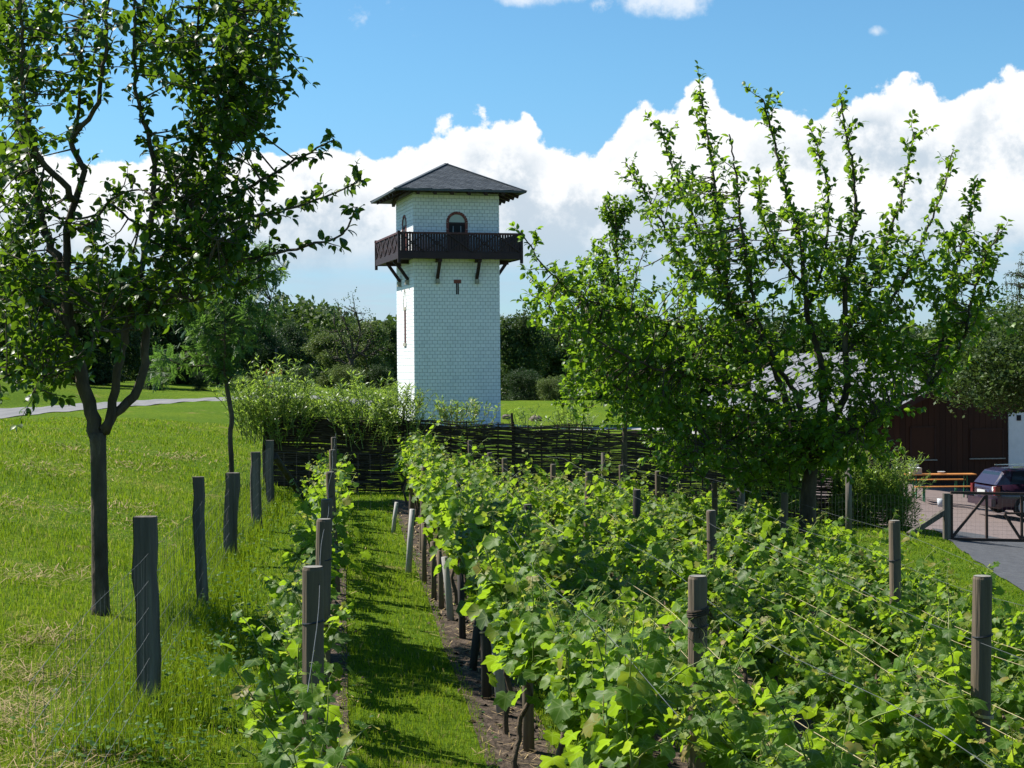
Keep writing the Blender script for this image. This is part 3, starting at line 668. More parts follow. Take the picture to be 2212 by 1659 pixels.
# ------------------------------------------------------------------ apple tree on the left
def apple_left():
    D = 13.5; base = hit(217, 1328); D = base[1]
    t = Tree('apple_tree', 'large apple tree with a bare forking trunk on the left lawn', 'tree', (base[0], base[1], base[2]), M['bark'], M['appleleaf'], A_V, A_F, 0.089, 0.034)
    k = D/F
    tr = np.array([P(217, 1340, D), P(218, 1312, D), P(216, 1240, D), P(214, 1100, D), P(213, 1000, D), P(211, 935, D)])
    L = catmull(tr, 0.08); rad = np.interp(np.linspace(0, 1, len(L)), [0, .07, .3, .9, 1], [23*k, 19*k, 17.5*k, 16.5*k, 19*k]); tube(t.wood, L, rad, 12, wob=0.05); t.nodes.append(L)
    # a limb: points, depth start/end, radius px start/end, leaf settings
    def lb(pts, d0, d1, r0, r1, **kw): return t.limb(PL(pts, D+d0, D+d1), r0*k, r1*k, **kw)
    lb([(209,945),(192,868),(166,772),(150,690),(140,612)], 0, .1, 16.5, 12, leafy=0, twigs=0)
    lb([(226,935),(240,885),(257,800),(267,735),(288,650),(310,560),(326,480),(333,438),(334,350),(318,290),(298,217),(290,121),(290,0),(288,-80)], 0, -.3, 11, 2.2, first=.45, twigs=.75, tl=(.08,.2))
    lb([(222,930),(246,893),(278,868),(301,830),(311,760),(318,690),(330,620),(350,562),(380,525),(400,485),(418,446),(452,402),(474,330),(495,241),(519,141),(527,40),(530,-70)], 0, .5, 11.5, 2.5, first=.42, twigs=1.0, tl=(.1,.36), per=4)
    lb([(140,612),(121,555),(100,503),(84,442),(76,402),(60,330),(40,250),(30,150),(22,40),(18,-60)], .1, .5, 11, 3, first=.1, twigs=.8)
    lb([(141,608),(145,543),(147,482),(161,432),(173,402),(179,370),(169,342),(153,306),(162,289),(189,257),(213,217),(221,161),(229,100),(233,0),(236,-70)], .1, -.4, 10, 2.2, first=.12, leafy=.5, twigs=.5, tl=(.08,.25))
    lb([(161,432),(145,406),(113,374),(80,334),(62,270),(50,170),(46,60),(44,-60)], -.1, -.9, 8, 2.5, first=.2, twigs=.9)
    lb([(153,306),(165,262),(173,200),(176,120),(181,20),(184,-70)], -.2, -.1, 4.5, 2, twigs=.7, tl=(.08,.22))
    lb([(150,700),(118,672),(97,651),(60,595),(24,543),(0,511),(-50,460),(-110,400)], .1, .9, 10, 4, first=.2, twigs=.8)
    lb([(454,402),(440,320),(430,220),(425,120),(430,20),(432,-60)], .3, -.3, 5, 2, twigs=.95, tl=(.1,.3))
    lb([(474,330),(520,285),(562,230),(590,160),(606,90),(612,10),(600,-60)], .3, .8, 5, 2, twigs=.95, tl=(.1,.3))
    lb([(430,220),(470,160),(490,80),(495,0),(500,-60)], 0, -.5, 4, 2, twigs=.9)
    lb([(418,446),(500,420),(580,382),(650,338),(700,312),(722,302)], .2, -.6, 5.5, 1.6, twigs=.5, tl=(.06,.16), leafy=1.0, per=4)
    lb([(398,490),(460,478),(520,470),(600,458),(660,440),(720,418),(778,392)], .1, .6, 6, 1.6, twigs=.6, tl=(.06,.2), leafy=1.0, per=4)
    lb([(378,530),(440,548),(510,562),(600,546),(680,528),(738,508),(758,470),(772,448)], 0, -.9, 6, 1.6, twigs=.6, tl=(.06,.2), leafy=1.0, per=4)
    lb([(352,562),(400,600),(460,622),(520,618),(572,590)], 0, .5, 5, 1.6, twigs=.9)
    lb([(333,438),(380,440),(420,470),(470,520)], -.1, -.7, 4, 1.6, twigs=.9)
    lb([(318,690),(350,660),(380,640),(420,650)], .1, -.4, 4, 1.5, twigs=.8)
    lb([(120,690),(80,735),(48,785),(14,815),(-30,838)], .1, -.8, 6, 1.5, twigs=.85, leafy=.8)
    lb([(150,720),(105,770),(95,815),(70,850)], 0, -1.1, 4, 1.4, twigs=.8)
    lb([(288,650),(250,660),(215,690),(200,740)], -.1, -.9, 4, 1.3, twigs=.6)
    lb([(60,595),(20,640),(-20,700),(-50,780)], .4, -.3, 5, 1.6, twigs=.85)
    lb([(84,442),(130,470),(190,470),(235,440),(268,400)], .2, .9, 4, 1.5, twigs=.6)
    lb([(240,440),(290,480),(340,500)], .5, 1.0, 3.5, 1.5, twigs=.7)
    lb([(147,500),(200,480),(240,430),(300,410),(350,440)], 0, -.6, 4, 1.4, twigs=.5, tl=(.06,.2))
    ms = t.mass
    ms(60, 120, 85, 160, D, 1.0, 55); ms(40, 400, 60, 170, D, 1.0, 49); ms(60, 640, 90, 90, D, .9, 55); ms(190, 60, 60, 100, D, .8, 19)
    ms(440, 90, 90, 130, D, .9, 60); ms(545, 120, 65, 140, D, .8, 62); ms(470, 300, 75, 90, D, .7, 46); ms(430, 560, 100, 80, D, .8, 69); ms(500, 480, 80, 60, D, .7, 27)
    ms(300, 640, 80, 60, D, .9, 38); ms(90, 790, 90, 50, D, .9, 38); ms(210, 560, 50, 80, D, .9, 14); ms(330, 60, 36, 120, D, .6, 21); ms(240, 690, 60, 50, D, .8, 20); ms(390, 400, 50, 50, D, .7, 34)
    return t.finish()
def apple_right():
    D = 20.0; p = P(1746, 1150, D); base = (p[0], p[1], Gf(p[0], p[1]))
    t = Tree('apple_tree', 'wide apple tree with mossy trunk and long upright shoots, in front of the dark barn', 'tree', base, M['bark'], M['youngleaf'], A_V, A_F, 0.098, 0.032)
    k = D/F
    L = catmull(np.array((base, P(1744, 1180, D), P(1746, 1080, D), P(1752, 1012, D))), .08); L[0, 2] -= .1
    tube(t.wood, L, np.linspace(23*k, 15*k, len(L)), 11, wob=0.1); t.nodes.append(L)
    def lb(pts, d0, d1, r0, r1, **kw): return t.limb(PL(pts, D+d0, D+d1), r0*k, r1*k, **kw)
    lb([(1752,1020),(1757,971),(1772,925),(1783,895),(1777,840),(1775,794),(1759,731),(1743,676),(1738,606),(1728,520),(1700,420),(1678,330),(1660,262),(1648,214)], 0, .3, 11, 1.6, first=.2, leafy=.95, twigs=.72, tl=(.08,.34), per=3)
    lb([(1754,1015),(1780,945),(1808,895),(1826,849),(1832,815),(1828,773),(1827,721),(1825,641),(1832,560),(1848,450),(1838,340),(1822,260),(1814,212)], 0, -.4, 10, 1.6, first=.25, leafy=.95, twigs=.72, tl=(.08,.34), per=3)
    lb([(1750,1015),(1728,940),(1703,884),(1690,842),(1665,780),(1644,721),(1603,683),(1578,655),(1560,540),(1545,410),(1530,300),(1512,192)], 0, .5, 9, 1.5, first=.25, leafy=.95, twigs=.72, tl=(.08,.34), per=3)
    lb([(1745,985),(1724,863),(1700,822),(1683,794),(1640,700),(1620,600),(1600,480),(1590,380),(1575,290)], 0, -.8, 7, 1.5, first=.25, twigs=.5, leafy=.8)
    lb([(1760,1000),(1810,925),(1880,885),(1950,862),(2000,838),(2037,796),(2080,735),(2100,645),(2130,560),(2160,492)], 0, -.5, 8.5, 1.5, first=.4, leafy=.95, twigs=.75, tl=(.08,.34), per=3)
    lb([(1590,670),(1530,540),(1480,430),(1445,340),(1425,272)], .3, .9, 4, 1.4, leafy=.95, twigs=.75, tl=(.08,.32), per=3)
    lb([(1620,700),(1500,600),(1440,500),(1390,410),(1350,350)], .3, 1.2, 4.5, 1.4, leafy=.95, twigs=.75, tl=(.08,.34), per=3)
    lb([(1827,721),(1870,640),(1910,540),(1950,420),(1965,340),(1976,290)], -.2, .2, 4.5, 1.4, leafy=.95, twigs=.75, tl=(.07,.30), per=3)
    lb([(1830,760),(1900,680),(1960,590),(2010,480),(2040,400),(2056,332)], -.2, .6, 4.5, 1.4, leafy=.95, twigs=.75, tl=(.07,.30), per=3)
    lb([(2000,838),(2040,720),(2060,600),(2085,500),(2112,385)], -.3, .5, 4, 1.4, leafy=.95, twigs=.75, tl=(.07,.30), per=3)
    lb([(2040,760),(2090,690),(2130,640),(2150,570)], -.3, .2, 3.5, 1.3, twigs=.6)
    lb([(1665,780),(1560,740),(1450,700),(1350,670),(1250,640),(1175,575),(1132,512)], .2, -1.0, 5.5, 1.4, twigs=.75, tl=(.08,.28))
    lb([(1703,884),(1600,840),(1500,815),(1400,790),(1300,740),(1210,670)], 0, -1.4, 5.5, 1.4, twigs=.8, tl=(.1,.34))
    lb([(1740,960),(1640,905),(1540,880),(1440,880),(1340,840),(1250,790)], 0, .8, 5.5, 1.4, twigs=.8, tl=(.1,.34))
    lb([(1745,990),(1660,960),(1570,950),(1500,975),(1460,990)], 0, -1.2, 5, 1.4, twigs=.8, tl=(.1,.3))
    lb([(1760,985),(1830,940),(1900,900),(1960,880)], 0, -1.3, 5, 1.4, twigs=.8)
    lb([(1743,676),(1780,560),(1790,430),(1770,330),(1755,290)], .1, .9, 4, 1.4, leafy=.95, twigs=.75, tl=(.07,.30), per=3)
    lb([(1740,620),(1690,560),(1650,480),(1640,400)], .2, -.6, 3.5, 1.4, twigs=.6)
    ms = t.mass
    ms(1400, 800, 170, 110, D, 1.0, 72); ms(1560, 850, 150, 120, D, 1.2, 78); ms(1730, 1000, 80, 45, D, .9, 36); ms(1700, 780, 130, 150, D, 1.2, 70); ms(1620, 960, 150, 60, D, 1.2, 70)
    ms(1500, 985, 90, 45, D, 1.0, 24); ms(1650, 1015, 80, 40, D, 1.0, 20); ms(1430, 905, 90, 60, D, 1.0, 24); ms(1840, 975, 90, 35, D, 1.0, 22); ms(1850, 760, 120, 130, D, 1.1, 60); ms(1960, 800, 110, 70, D, 1.0, 55); ms(1820, 930, 110, 50, D, 1.1, 56); ms(1260, 650, 100, 70, D, .9, 56); ms(1560, 600, 100, 130, D, .9, 80)
    ms(1720, 560, 110, 120, D, .9, 60); ms(1900, 600, 110, 110, D, .8, 60); ms(2080, 620, 70, 130, D, .8, 60); ms(1480, 480, 70, 110, D, .8, 34); ms(1340, 740, 110, 100, D, .9, 60)
    return t.finish()
def young_tree():
    D = 27.5; p = P(1350, 1000, D); base = (p[0], p[1], Gf(p[0], p[1]))
    t = Tree('young_apple_tree', 'slim young tree with pale straight trunk by the wattle, right of the tower', 'tree', base, M['bark'], M['youngleaf'], A_V, A_F, 0.095, 0.05)
    k = D/F; L = catmull(np.array((base, P(1349, 1000, D), P(1350, 900, D), P(1348, 800, D), P(1340, 700, D), P(1335, 600, D), P(1332, 520, D), P(1328, 445, D))), .1)
    tube(t.wood, L, np.linspace(7*k, 1.2*k, len(L)), 8); t.nodes.append(L)
    tz = L[L[:, 2] > P(0, 905, D)[2]]
    for i in range(34):
        s = NP.rand()**1.1; o = tz[int(s*(len(tz)-1))]; a = NP.uniform(0, 2*PI); ln = (1.15-.75*s)*NP.uniform(.6, 1.1)
        q = [o]; d = nrm(np.array((math.cos(a), math.sin(a), NP.uniform(.4, .9))))
        for _ in range(4): d = nrm(d+np.array((0, 0, .14))+NP.normal(size=3)*.08); q.append(q[-1]+d*ln/4)
        t.limb(np.array(q), 2.2*k, .8*k, leafy=.75, twigs=.6, tl=(.12, .36), per=4)
    ms = t.mass; ms(1340, 780, 110, 110, D, .9, 46); ms(1330, 620, 65, 130, D, .6, 40); ms(1290, 840, 80, 60, D, .8, 40, per=4); ms(1420, 860, 80, 60, D, .8, 40, per=4)
    t.finish(0)
def rowan():
    D = 26.0; b = hit(500, 1062); D = b[1]
    t = Tree('rowan_sapling', 'slender rowan sapling with crooked thin trunk on the lawn behind the split fence posts', 'tree', (b[0], b[1], b[2]), M['bark'], M['rowanleaf'], RW_V, RW_F, 0.21, 0.05)
    k = D/F; L = catmull(np.array((b, P(500, 1000, D), P(497, 940, D), P(501, 905, D), P(494, 860, D), P(488, 822, D))), .08); tube(t.wood, L, np.linspace(6*k, 5*k, len(L)), 8, wob=.15); t.nodes.append(L)
    lbs = [[(489,830),(484,790),(486,720),(480,640),(470,570)], [(489,826),(515,790),(524,740),(535,680),(545,620),(550,560)], [(487,828),(470,800),(440,760),(410,700),(392,650)], [(486,800),(450,790),(400,790),(360,775)], [(486,740),(450,690),(430,630),(425,590)], [(520,760),(560,720),(575,680),(585,650)], [(484,780),(500,700),(510,640),(515,590)]]
    for i, q in enumerate(lbs): t.limb(PL(q, D, D+(-.8, .6, .7, -.7, 1.0, -.4, .2)[i]), 2.6*k, .8*k, leafy=.5, twigs=.5, tl=(.12, .34), per=2, step=.1)
    ms = t.mass; ms(480, 640, 90, 90, D, .9, 46, per=2); ms(540, 600, 60, 60, D, .8, 30, per=2); ms(370, 785, 26, 30, D, .4, 8, per=2); ms(420, 680, 40, 60, D, .6, 16, per=2); ms(480, 745, 50, 30, D, .5, 10, per=2)
    t.finish(0)
apple_left(); apple_right(); young_tree(); rowan()

# ------------------------------------------------------------------ background trees
def crown_mesh(seed, m, lobes, w, hgt, n, leaf=0.5, low=0.12):
    r = np.random.RandomState(seed); cs = []
    for i in range(lobes):
        z = low + (1-low)*r.rand()**0.9; rr = w*.5*math.sin(PI*min(.97, max(.12, (z-low)/(1-low)*.82+.12)))
        a = r.uniform(0, 2*PI); q = rr*math.sqrt(r.uniform(.1, 1))*.8
        cs.append((q*math.cos(a), q*math.sin(a), z*hgt*.93, r.uniform(.15, .27)*w))
    b = MB(); sv = [spray(seed*7+i) for i in range(4)]
    cs = np.array(cs); wts = cs[:, 3]**2; wts /= wts.sum()
    for i, (V, Fq) in enumerate(sv):
        k = n//4; j = r.choice(len(cs), k, p=wts); u = nrm(r.normal(size=(k, 3)))
        p = cs[j, :3] + u*cs[j, 3:4]*(r.uniform(.35, 1.08, (k, 1)))*np.array((1, 1, .85)); p[:, 2] = np.clip(p[:, 2], low*hgt*.5, None)
        scatter(b, V, Fq, p, nrm(r.normal(size=(k, 3))), nrm(u + r.normal(size=(k, 3))*.6 + np.array((0, 0, .5))), leaf*r.uniform(.6, 1.3, k), r.rand(k))
    Vz = np.concatenate([v[:, 2] for v in b.v]); kz = hgt/np.percentile(Vz, 99.3)
    for v in b.v: v[:, 2] *= kz
    return b.mesh('crown', m)
def trunk_mesh(seed, m, hgt, r0):
    r = np.random.RandomState(seed); b = MB(); p = np.array([(0, 0, -.5)] + [(r.normal()*.12*i, r.normal()*.12*i, hgt*.12*i) for i in range(1, 8)]); L = catmull(p, hgt*.06)
    tube(b, L, np.linspace(r0, r0*.2, len(L)), 7)
    for i in range(7):
        o = L[int(len(L)*r.uniform(.3, .8))]; a = r.uniform(0, 2*PI); e = o + np.array((math.cos(a)*hgt*.22, math.sin(a)*hgt*.22, hgt*.2)); tube(b, catmull(np.array((o, (o+e)/2+r.normal(size=3)*.2, e)), hgt*.05), np.linspace(r0*.4, r0*.08, len(catmull(np.array((o, (o+e)/2, e)), hgt*.05))), 5) if False else tube(b, np.array((o, (o*.5+e*.5)+np.array((0, 0, -.3)), e)), np.array((r0*.4, r0*.25, r0*.06)), 5)
    return b.mesh('trunk', m, True)
protos = {}
for nm, sd, mt, lob, w, hg, n, low in (('round', 3, 'farleaf', 22, 9, 10, 5200, .1), ('dark', 5, 'fardark', 22, 9, 10, 5200, .08), ('pale', 9, 'farpale', 20, 8, 9, 4600, .08), ('tall', 13, 'farleaf', 22, 6.5, 12, 5000, .1), ('bushy', 17, 'fardark', 18, 9, 6, 3800, .0), ('palebush', 21, 'farpale', 16, 8, 5, 3200, .0)):
    protos[nm] = [(crown_mesh(sd+100*q, M[mt], lob, w, hg, n, .5 if hg > 7 else .4, low), trunk_mesh(sd+q, M['bark_far'], hg, .22), hg) for q in range(2)]
protos['overhang'] = [(crown_mesh(31, M['farleaf'], 26, 9, 8, 11000, .24, .74), trunk_mesh(31, M['bark_far'], 8, .2), 8)]*2
tree_no = 0
def far_tree(kind, px, ytop, d, label, ybase=None, name=None, sx=1.0, group='trees of the wood behind the lawn'):
    global tree_no
    q = protos[kind][tree_no % 2]; tree_no += 1
    p = P(px, ytop, d); zg = Gf(p[0], p[1]) if ybase is None else P(px, ybase, d)[2]
    s = (p[2]-zg)/q[2]
    t = thing(name or ('bush' if 'bush' in kind else 'tree'), label, 'bush' if 'bush' in kind else 'tree', (p[0], p[1], zg), group, R.uniform(0, 6.28))
    link_obj('trunk', q[1], t); link_obj('crown', q[0], t)['kind'] = 'stuff'
    t.scale = (s*sx, s*sx, s); return t
FT = [ # kind, px, ytop, depth, label, width
 ('dark', 30, 560, 92, 'tall dark tree on the bank at the far left edge, behind the apple branches', .9),
 ('tall', 95, 575, 100, 'narrow dark tree on the bank, second from the left edge', 1.2),
 ('dark', 210, 585, 98, 'broad dark tree on the bank behind the forked apple trunk', 1.0),
 ('round', 300, 640, 110, 'mid-green tree behind the road bend, right of the forked trunk', 1.0),
 ('dark', 385, 625, 112, 'dark tree beyond the road, left of the rowan crown', 1.0),
 ('dark', 470, 650, 120, 'dark tree standing right behind the rowan sapling crown', 1.0),
 ('dark', 555, 690, 128, 'dark rounded tree beyond the road, right of the rowan crown', 1.05),
 ('dark', 625, 705, 140, 'low dark tree between the rowan and the pale green tree', 1.1),
 ('tall', 690, 712, 150, 'slim tree top rising behind the pale green tree', 1.0),
 ('pale', 708, 722, 118, 'pale green rounded tree left of the bare-branched tree', 1.25),
 ('pale', 792, 700, 122, 'yellow-green tree just right of the bare-branched tree, left of the tower', 1.1),
 ('tall', 835, 700, 160, 'bluish slim tree close to the left tower wall', .9),
 ('round', 905, 690, 165, 'tree hidden mostly by the tower, left half', 1.0),
 ('round', 1112, 682, 126, 'round-topped green tree directly right of the tower', .95),
 ('round', 1180, 715, 130, 'mid-green tree second to the right of the tower', 1.1),
 ('tall', 1215, 690, 145, 'taller tree behind the second one right of the tower', 1.2),
 ('dark', 1270, 700, 135, 'dark tree behind the top of the young slim tree', 1.1),
 ('round', 1350, 690, 140, 'green tree right behind the slim young tree crown', 1.1),
 ('dark', 1440, 700, 142, 'dark tree seen through the left shoots of the wide apple tree', 1.1),
 ('round', 1530, 690, 140, 'mid-green tree seen through the middle of the wide apple tree', 1.1),
 ('dark', 1620, 700, 138, 'dark tree above the back end of the barn roof', 1.1),
 ('round', 1700, 690, 140, 'green tree above the barn ridge, left part', 1.1),
 ('dark', 1790, 705, 142, 'dark tree above the barn ridge, middle part', 1.1),
 ('round', 1880, 715, 145, 'green tree above the barn ridge, right part', 1.1),
 ('dark', 1975, 712, 150, 'low dark tree where the sky gap meets the barn trees', 1.1),
 ('pale', 2060, 705, 96, 'pale green tree behind the barn, below the right apple shoots', 1.0),
 ('round', 2135, 690, 90, 'leafy green tree behind the barn near the right edge', 1.0),
 ('pale', 2225, 670, 84, 'yellow-green tree cut by the right edge above the barn', 1.0),
 ('overhang', 2300, 655, 46, 'leafy tree at the right edge hanging over the barn gable', 1.25),
 ('bushy', 330, 800, 92, 'dark shrub in the shade beyond the road, left of the rowan trunk', 1.0),
 ('bushy', 430, 805, 96, 'dark shrub beyond the road bend, behind the rowan trunk', 1.0),
 ('palebush', 520, 812, 92, 'pale grey-green shrub at the road end, left of the orange machine', .9),
 ('bushy', 660, 790, 112, 'dark bush under the pale green tree beyond the lawn', 1.0),
 ('palebush', 745, 790, 110, 'yellow-green bush under the bare-branched tree', 1.0),
 ('bushy', 820, 790, 115, 'dark bush at the left foot of the tower, beyond the lawn', 1.0),
 ('bushy', 1130, 800, 116, 'dark bush at the wood edge right of the tower', 1.0),
 ('palebush', 1190, 815, 114, 'lighter bush at the wood edge, second right of the tower', 1.0),
 ('bushy', 1260, 810, 116, 'dark bush at the wood edge left of the slim young trunk', 1.0),
 ('bushy', 1380, 820, 116, 'dark bush at the wood edge right of the slim young trunk', 1.0)]
for k, px, yt, d, lab, sx in FT: far_tree(k, px, yt, d, lab, sx=sx)
# the wood behind, one mass
b = MB(); sv = spray(77)
nW = 16000; a = NP.uniform(-21, 21, nW); dd = NP.uniform(165, 215, nW); X = np.tan(np.radians(a))*dd; top = 4.6+1.0*np.sin(X*.21)+.8*np.sin(X*.53+1)
Z = G(X, dd) + NP.rand(nW)**.7*(top+2.5) + (X < -25)*2.0*NP.rand(nW)
scatter(b, sv[0], sv[1], np.stack((X, dd, Z), -1), unit(nW), nrm(unit(nW)*.7+np.array((0, -.3, .8))), NP.uniform(.9, 1.7, nW), NP.rand(nW)); b.build('far_wood', M['farleaf'], kind='stuff')
# bare-branched tree
def bare_tree():
    D = 112; p = P(757, 870, D); base = np.array((p[0], p[1], Gf(p[0], p[1])))
    t = thing('bare_branched_tree', 'thinly leaved tree with dark bare branches standing left of the tower', 'tree', base); k = D/F; b = MB(); tips = []
    L = catmull(np.array((base, P(755, 830, D), P(757, 800, D), P(760, 775, D))), .4); tube(b, L, np.linspace(7*k, 5*k, len(L)), 7)
    for q in ([(760,778),(772,750),(778,715),(772,685),(765,668)], [(758,785),(745,750),(733,725),(722,700)], [(762,775),(790,755),(800,735),(806,710)], [(757,795),(730,775),(716,768)], [(765,770),(757,730),(745,695),(738,680)], [(770,760),(795,770),(815,755)]):
        L = catmull(PL(q, D, D+NP.uniform(-2, 2)), .3); tube(b, L, np.linspace(3.6*k, .8*k, len(L)), 5); D_ = nrm(np.gradient(L, axis=0))
        for i in range(2, len(L)):
            for _ in range(2):
                d = nrm(D_[i] + NP.normal(size=3)*.8); e = L[i] + d*NP.uniform(.4, 1.3); tube(b, np.array((L[i], (L[i]+e)/2+NP.normal(size=3)*.08, e)), np.array((.05, .03, .012)), 4, cap=False); tips.append(e)
    b.build('trunk', M['bark_far'], t, True)
    c = MB(); tp = np.repeat(np.array(tips), 3, 0) + NP.normal(size=(len(tips)*3, 3))*.3; n = len(tp); s = spray(5)
    scatter(c, s[0], s[1], tp, unit(n), unit(n), np.full(n, .26), NP.rand(n)); c.build('crown', M['farleaf'], t, kind='stuff')
bare_tree()
# birch hanging into the right edge
def birch():
    D = 62; p = P(2215, 800, D); base = np.array((p[0], p[1], Gf(p[0], p[1]))); t = thing('birch_tree', 'birch with thin hanging twigs at the right edge above the barn', 'tree', base)
    b = MB(); L = catmull(np.array((base, P(2218, 760, D), P(2222, 650, D), P(2226, 560, D))), .4); tube(b, L, np.linspace(.16, .05, len(L)), 7); c = MB(); pos = []
    for i in range(70):
        o = L[int(len(L)*NP.uniform(.62, .99))]; a = NP.uniform(0, 2*PI); ln = NP.uniform(.3, 1.0); e = o + np.array((math.cos(a)*ln, math.sin(a)*ln, .25)); f = e - np.array((0, 0, NP.uniform(.4, 1.3)))
        q = catmull(np.array((o, e, f)), .12); tube(b, q, np.linspace(.02, .006, len(q)), 4, cap=False); pos.append(np.repeat(q[2:], 3, 0))
    b.build('trunk', M['bark_far'], t, True); pos = np.concatenate(pos); pos = pos + NP.normal(size=pos.shape)*.06; n = len(pos)
    scatter(c, A_V, A_F, pos, nrm(unit(n)+np.array((0, 0, -.8))), unit(n), np.full(n, .07), NP.rand(n)); c.build('crown', M['farleaf'], t, kind='stuff')
birch()

# ------------------------------------------------------------------ wattle fence and willow growing from it
def wattle():
    pts = [P(572, 1000, 29.0), P(870, 1000, 29.3), P(1110, 1000, 31.2), P(1345, 1000, 33.2), P(1600, 1000, 35.2), P(1800, 1000, 36.6), P(1948, 1000, 37.4)]
    labs = ['dark wattle fence panel of woven willow rods at the left, behind the first vine row', 'woven willow fence panel below the tower, between two tall stakes', 'woven willow fence panel right of the tower foot', 'woven willow fence panel behind the slim young tree', 'shaded woven willow fence panel left of the mossy apple trunk', 'end panel of the woven willow fence beside the paved yard']
    tops = [P(px_, yt_, q[1])[2] - Gf(q[0], q[1]) for (px_, yt_), q in zip(((572, 898), (870, 907), (1110, 918), (1345, 930), (1600, 950), (1800, 972), (1948, 995)), pts)]
    for s, (A, B) in enumerate(zip(pts[:-1], pts[1:])):
        HA, HB = tops[s], tops[s+1]
        A = np.array((A[0], A[1], Gf(A[0], A[1]))); B = np.array((B[0], B[1], Gf(B[0], B[1]))); Ln = np.linalg.norm((B-A)[:2]); d = (B-A)/Ln; nrmv = np.array((-d[1], d[0], 0))
        T = thing('wattle_panel', labs[s], 'wattle fence', tuple(A), 'wattle fence panels')
        ns = int(Ln/.42)+1
        for i in range(ns+1):
            H = HA + (HB-HA)*i/ns; o = A + (B-A)*i/ns; o[2] = Gf(o[0], o[1]); f = MB(); tall = R.uniform(-.02, .07) + (R.uniform(.1, .3) if i == 0 else 0)
            tube(f, np.array((o-np.array((0, 0, .1)), o+np.array((R.uniform(-.02, .02), 0, H*.5)), o+np.array((R.uniform(-.04, .04), 0, H+tall)))), np.array((.020, .018, .015))*(1.7 if i in (0, ns) else 1), 6); f.build('stake', M['withy'], T)
        f = MB(); nr = 118
        for j in range(nr):
            zf = j/nr; x = -R.uniform(0, 1.2)
            while x < Ln:
                ln = R.uniform(1.3, 2.6); x0, x1 = max(0, x), min(Ln, x+ln); x += ln*.86
                if x1-x0 < .25: continue
                k = max(3, int((x1-x0)/.14)); u = np.linspace(x0, x1, k); ph = PI*(j % 2)
                q = A[None] + (B-A)[None]*(u/Ln)[:, None] + nrmv[None]*(.034*np.cos(u/Ln*ns*PI+ph))[:, None]
                q[:, 2] = G(q[:, 0], q[:, 1]) + .05 + (HA+(HB-HA)*u/Ln-.07)*zf + R.uniform(-.007, .007) + np.cumsum(NP.normal(size=k))*.004 + (R.uniform(-.05, .12) if j > nr-5 else 0)*np.linspace(0, 1, k)
                tube(f, q, np.linspace(.0125, .009, k)*R.uniform(.8, 1.25), 4, cap=False, r=R.random())
        f.build('woven_rods', M['withy'], T, smooth=True, kind='stuff')
wattle()
def willow(label, px, d, w, ytop, n, seed, zb=1.2, zl=.75, front=False, core=None):
    r = np.random.RandomState(seed); c = P(px, 900, d); base = np.array((c[0], c[1], Gf(c[0], c[1])))
    t = thing('willow_shrub', label, 'shrub', base, 'willow shrubs sprouting from the wattle fence'); st = MB(); pos = []; fw = []; top = P(px, ytop, d)[2]
    for i in range(n):
        a = r.uniform(-1, 1); x = base[0]+a*w*.45; o = np.array((x, base[1]+r.normal()*.18 - (.55 if (front and i % 3 == 0) else 0), Gf(x, base[1]) + zb*r.uniform(zl, 1.2)))
        ln = max(.25, (top-o[2])*r.choice((r.uniform(.3, .8), r.uniform(.6, 1.25)))*(1-.35*abs(a))); dr = nrm(np.array((a*.35+r.normal()*.22, r.normal()*.3, 1.0))); q = [o]
        k = max(4, int(ln/.1))
        for _ in range(k): dr = nrm(dr + r.normal(size=3)*.06 + np.array((a*.02, 0, -.01))); q.append(q[-1]+dr*ln/k)
        q = np.array(q); tube(st, q, np.linspace(.009, .003, len(q)), 4, cap=False)
        m = int(ln/.028); u = np.sort(r.uniform(.12, 1, m))*(len(q)-1); pos.append(np.stack([np.interp(u, np.arange(len(q)), q[:, j]) for j in range(3)], -1)); an = r.uniform(0, 2*PI, m)
        fw.append(np.stack((np.cos(an)*.75, np.sin(an)*.75, r.uniform(.1, .9, m)), -1))
    st.build('stems', M['shoot'], t, True, kind='stuff'); pos = np.concatenate(pos); fw = np.concatenate(fw); m = len(pos); c = MB()
    if core:
        kx, ky, kz, nk = core; u = nrm(r.normal(size=(nk, 3))); u[:, 2] = np.abs(u[:, 2])*1.0 - .25; pk = base + np.array((0, 0, .35)) + u*np.array((kx, ky, kz))*r.uniform(.55, 1.0, (nk, 1)); pk = pk + .08*np.sin(pk*9)
        pos = np.concatenate((pos, pk)); fw = np.concatenate((fw, nrm(u*.5 + r.normal(size=(nk, 3))*.5 + np.array((0, 0, .4))))); m = len(pos)
    scatter(c, W_V, W_F, pos, fw, nrm(np.array((0, 0, 1))+unit(m)*.8), r.uniform(.075, .14, m), r.rand(m)); c.build('foliage', M['willowleaf'], t, True, kind='stuff')
willow('tall willow shrub at the left corner of the wattle fence', 598, 29.4, 1.35, 778, 240, 1, 1.15, .6, True)
willow('dense willow shrub on the wattle fence left of the tower', 785, 29.5, 1.25, 802, 150, 2, 1.3, .6, True)
willow('willow shoots at the lower left corner of the white tower', 868, 29.7, .8, 830, 90, 3, 1.4, .6, True)
willow('small willow tuft in front of the middle of the tower wall', 985, 30.6, .8, 868, 70, 4, 1.4)
willow('short willow shoots by the right tower edge', 1040, 31.0, .35, 858, 16, 5, 1.4)
willow('thin willow shoots beside the two boulders', 1130, 31.8, .55, 878, 22, 6, 1.4)
willow('willow tuft on the fence below the lawn, left of the young trunk', 1240, 32.8, .8, 878, 60, 7, 1.4)
willow('large bushy willow at the yard end of the wattle fence', 1880, 36.4, 2.0, 950, 150, 8, 1.2, .1, False, (1.05, .7, 1.30, 17000))
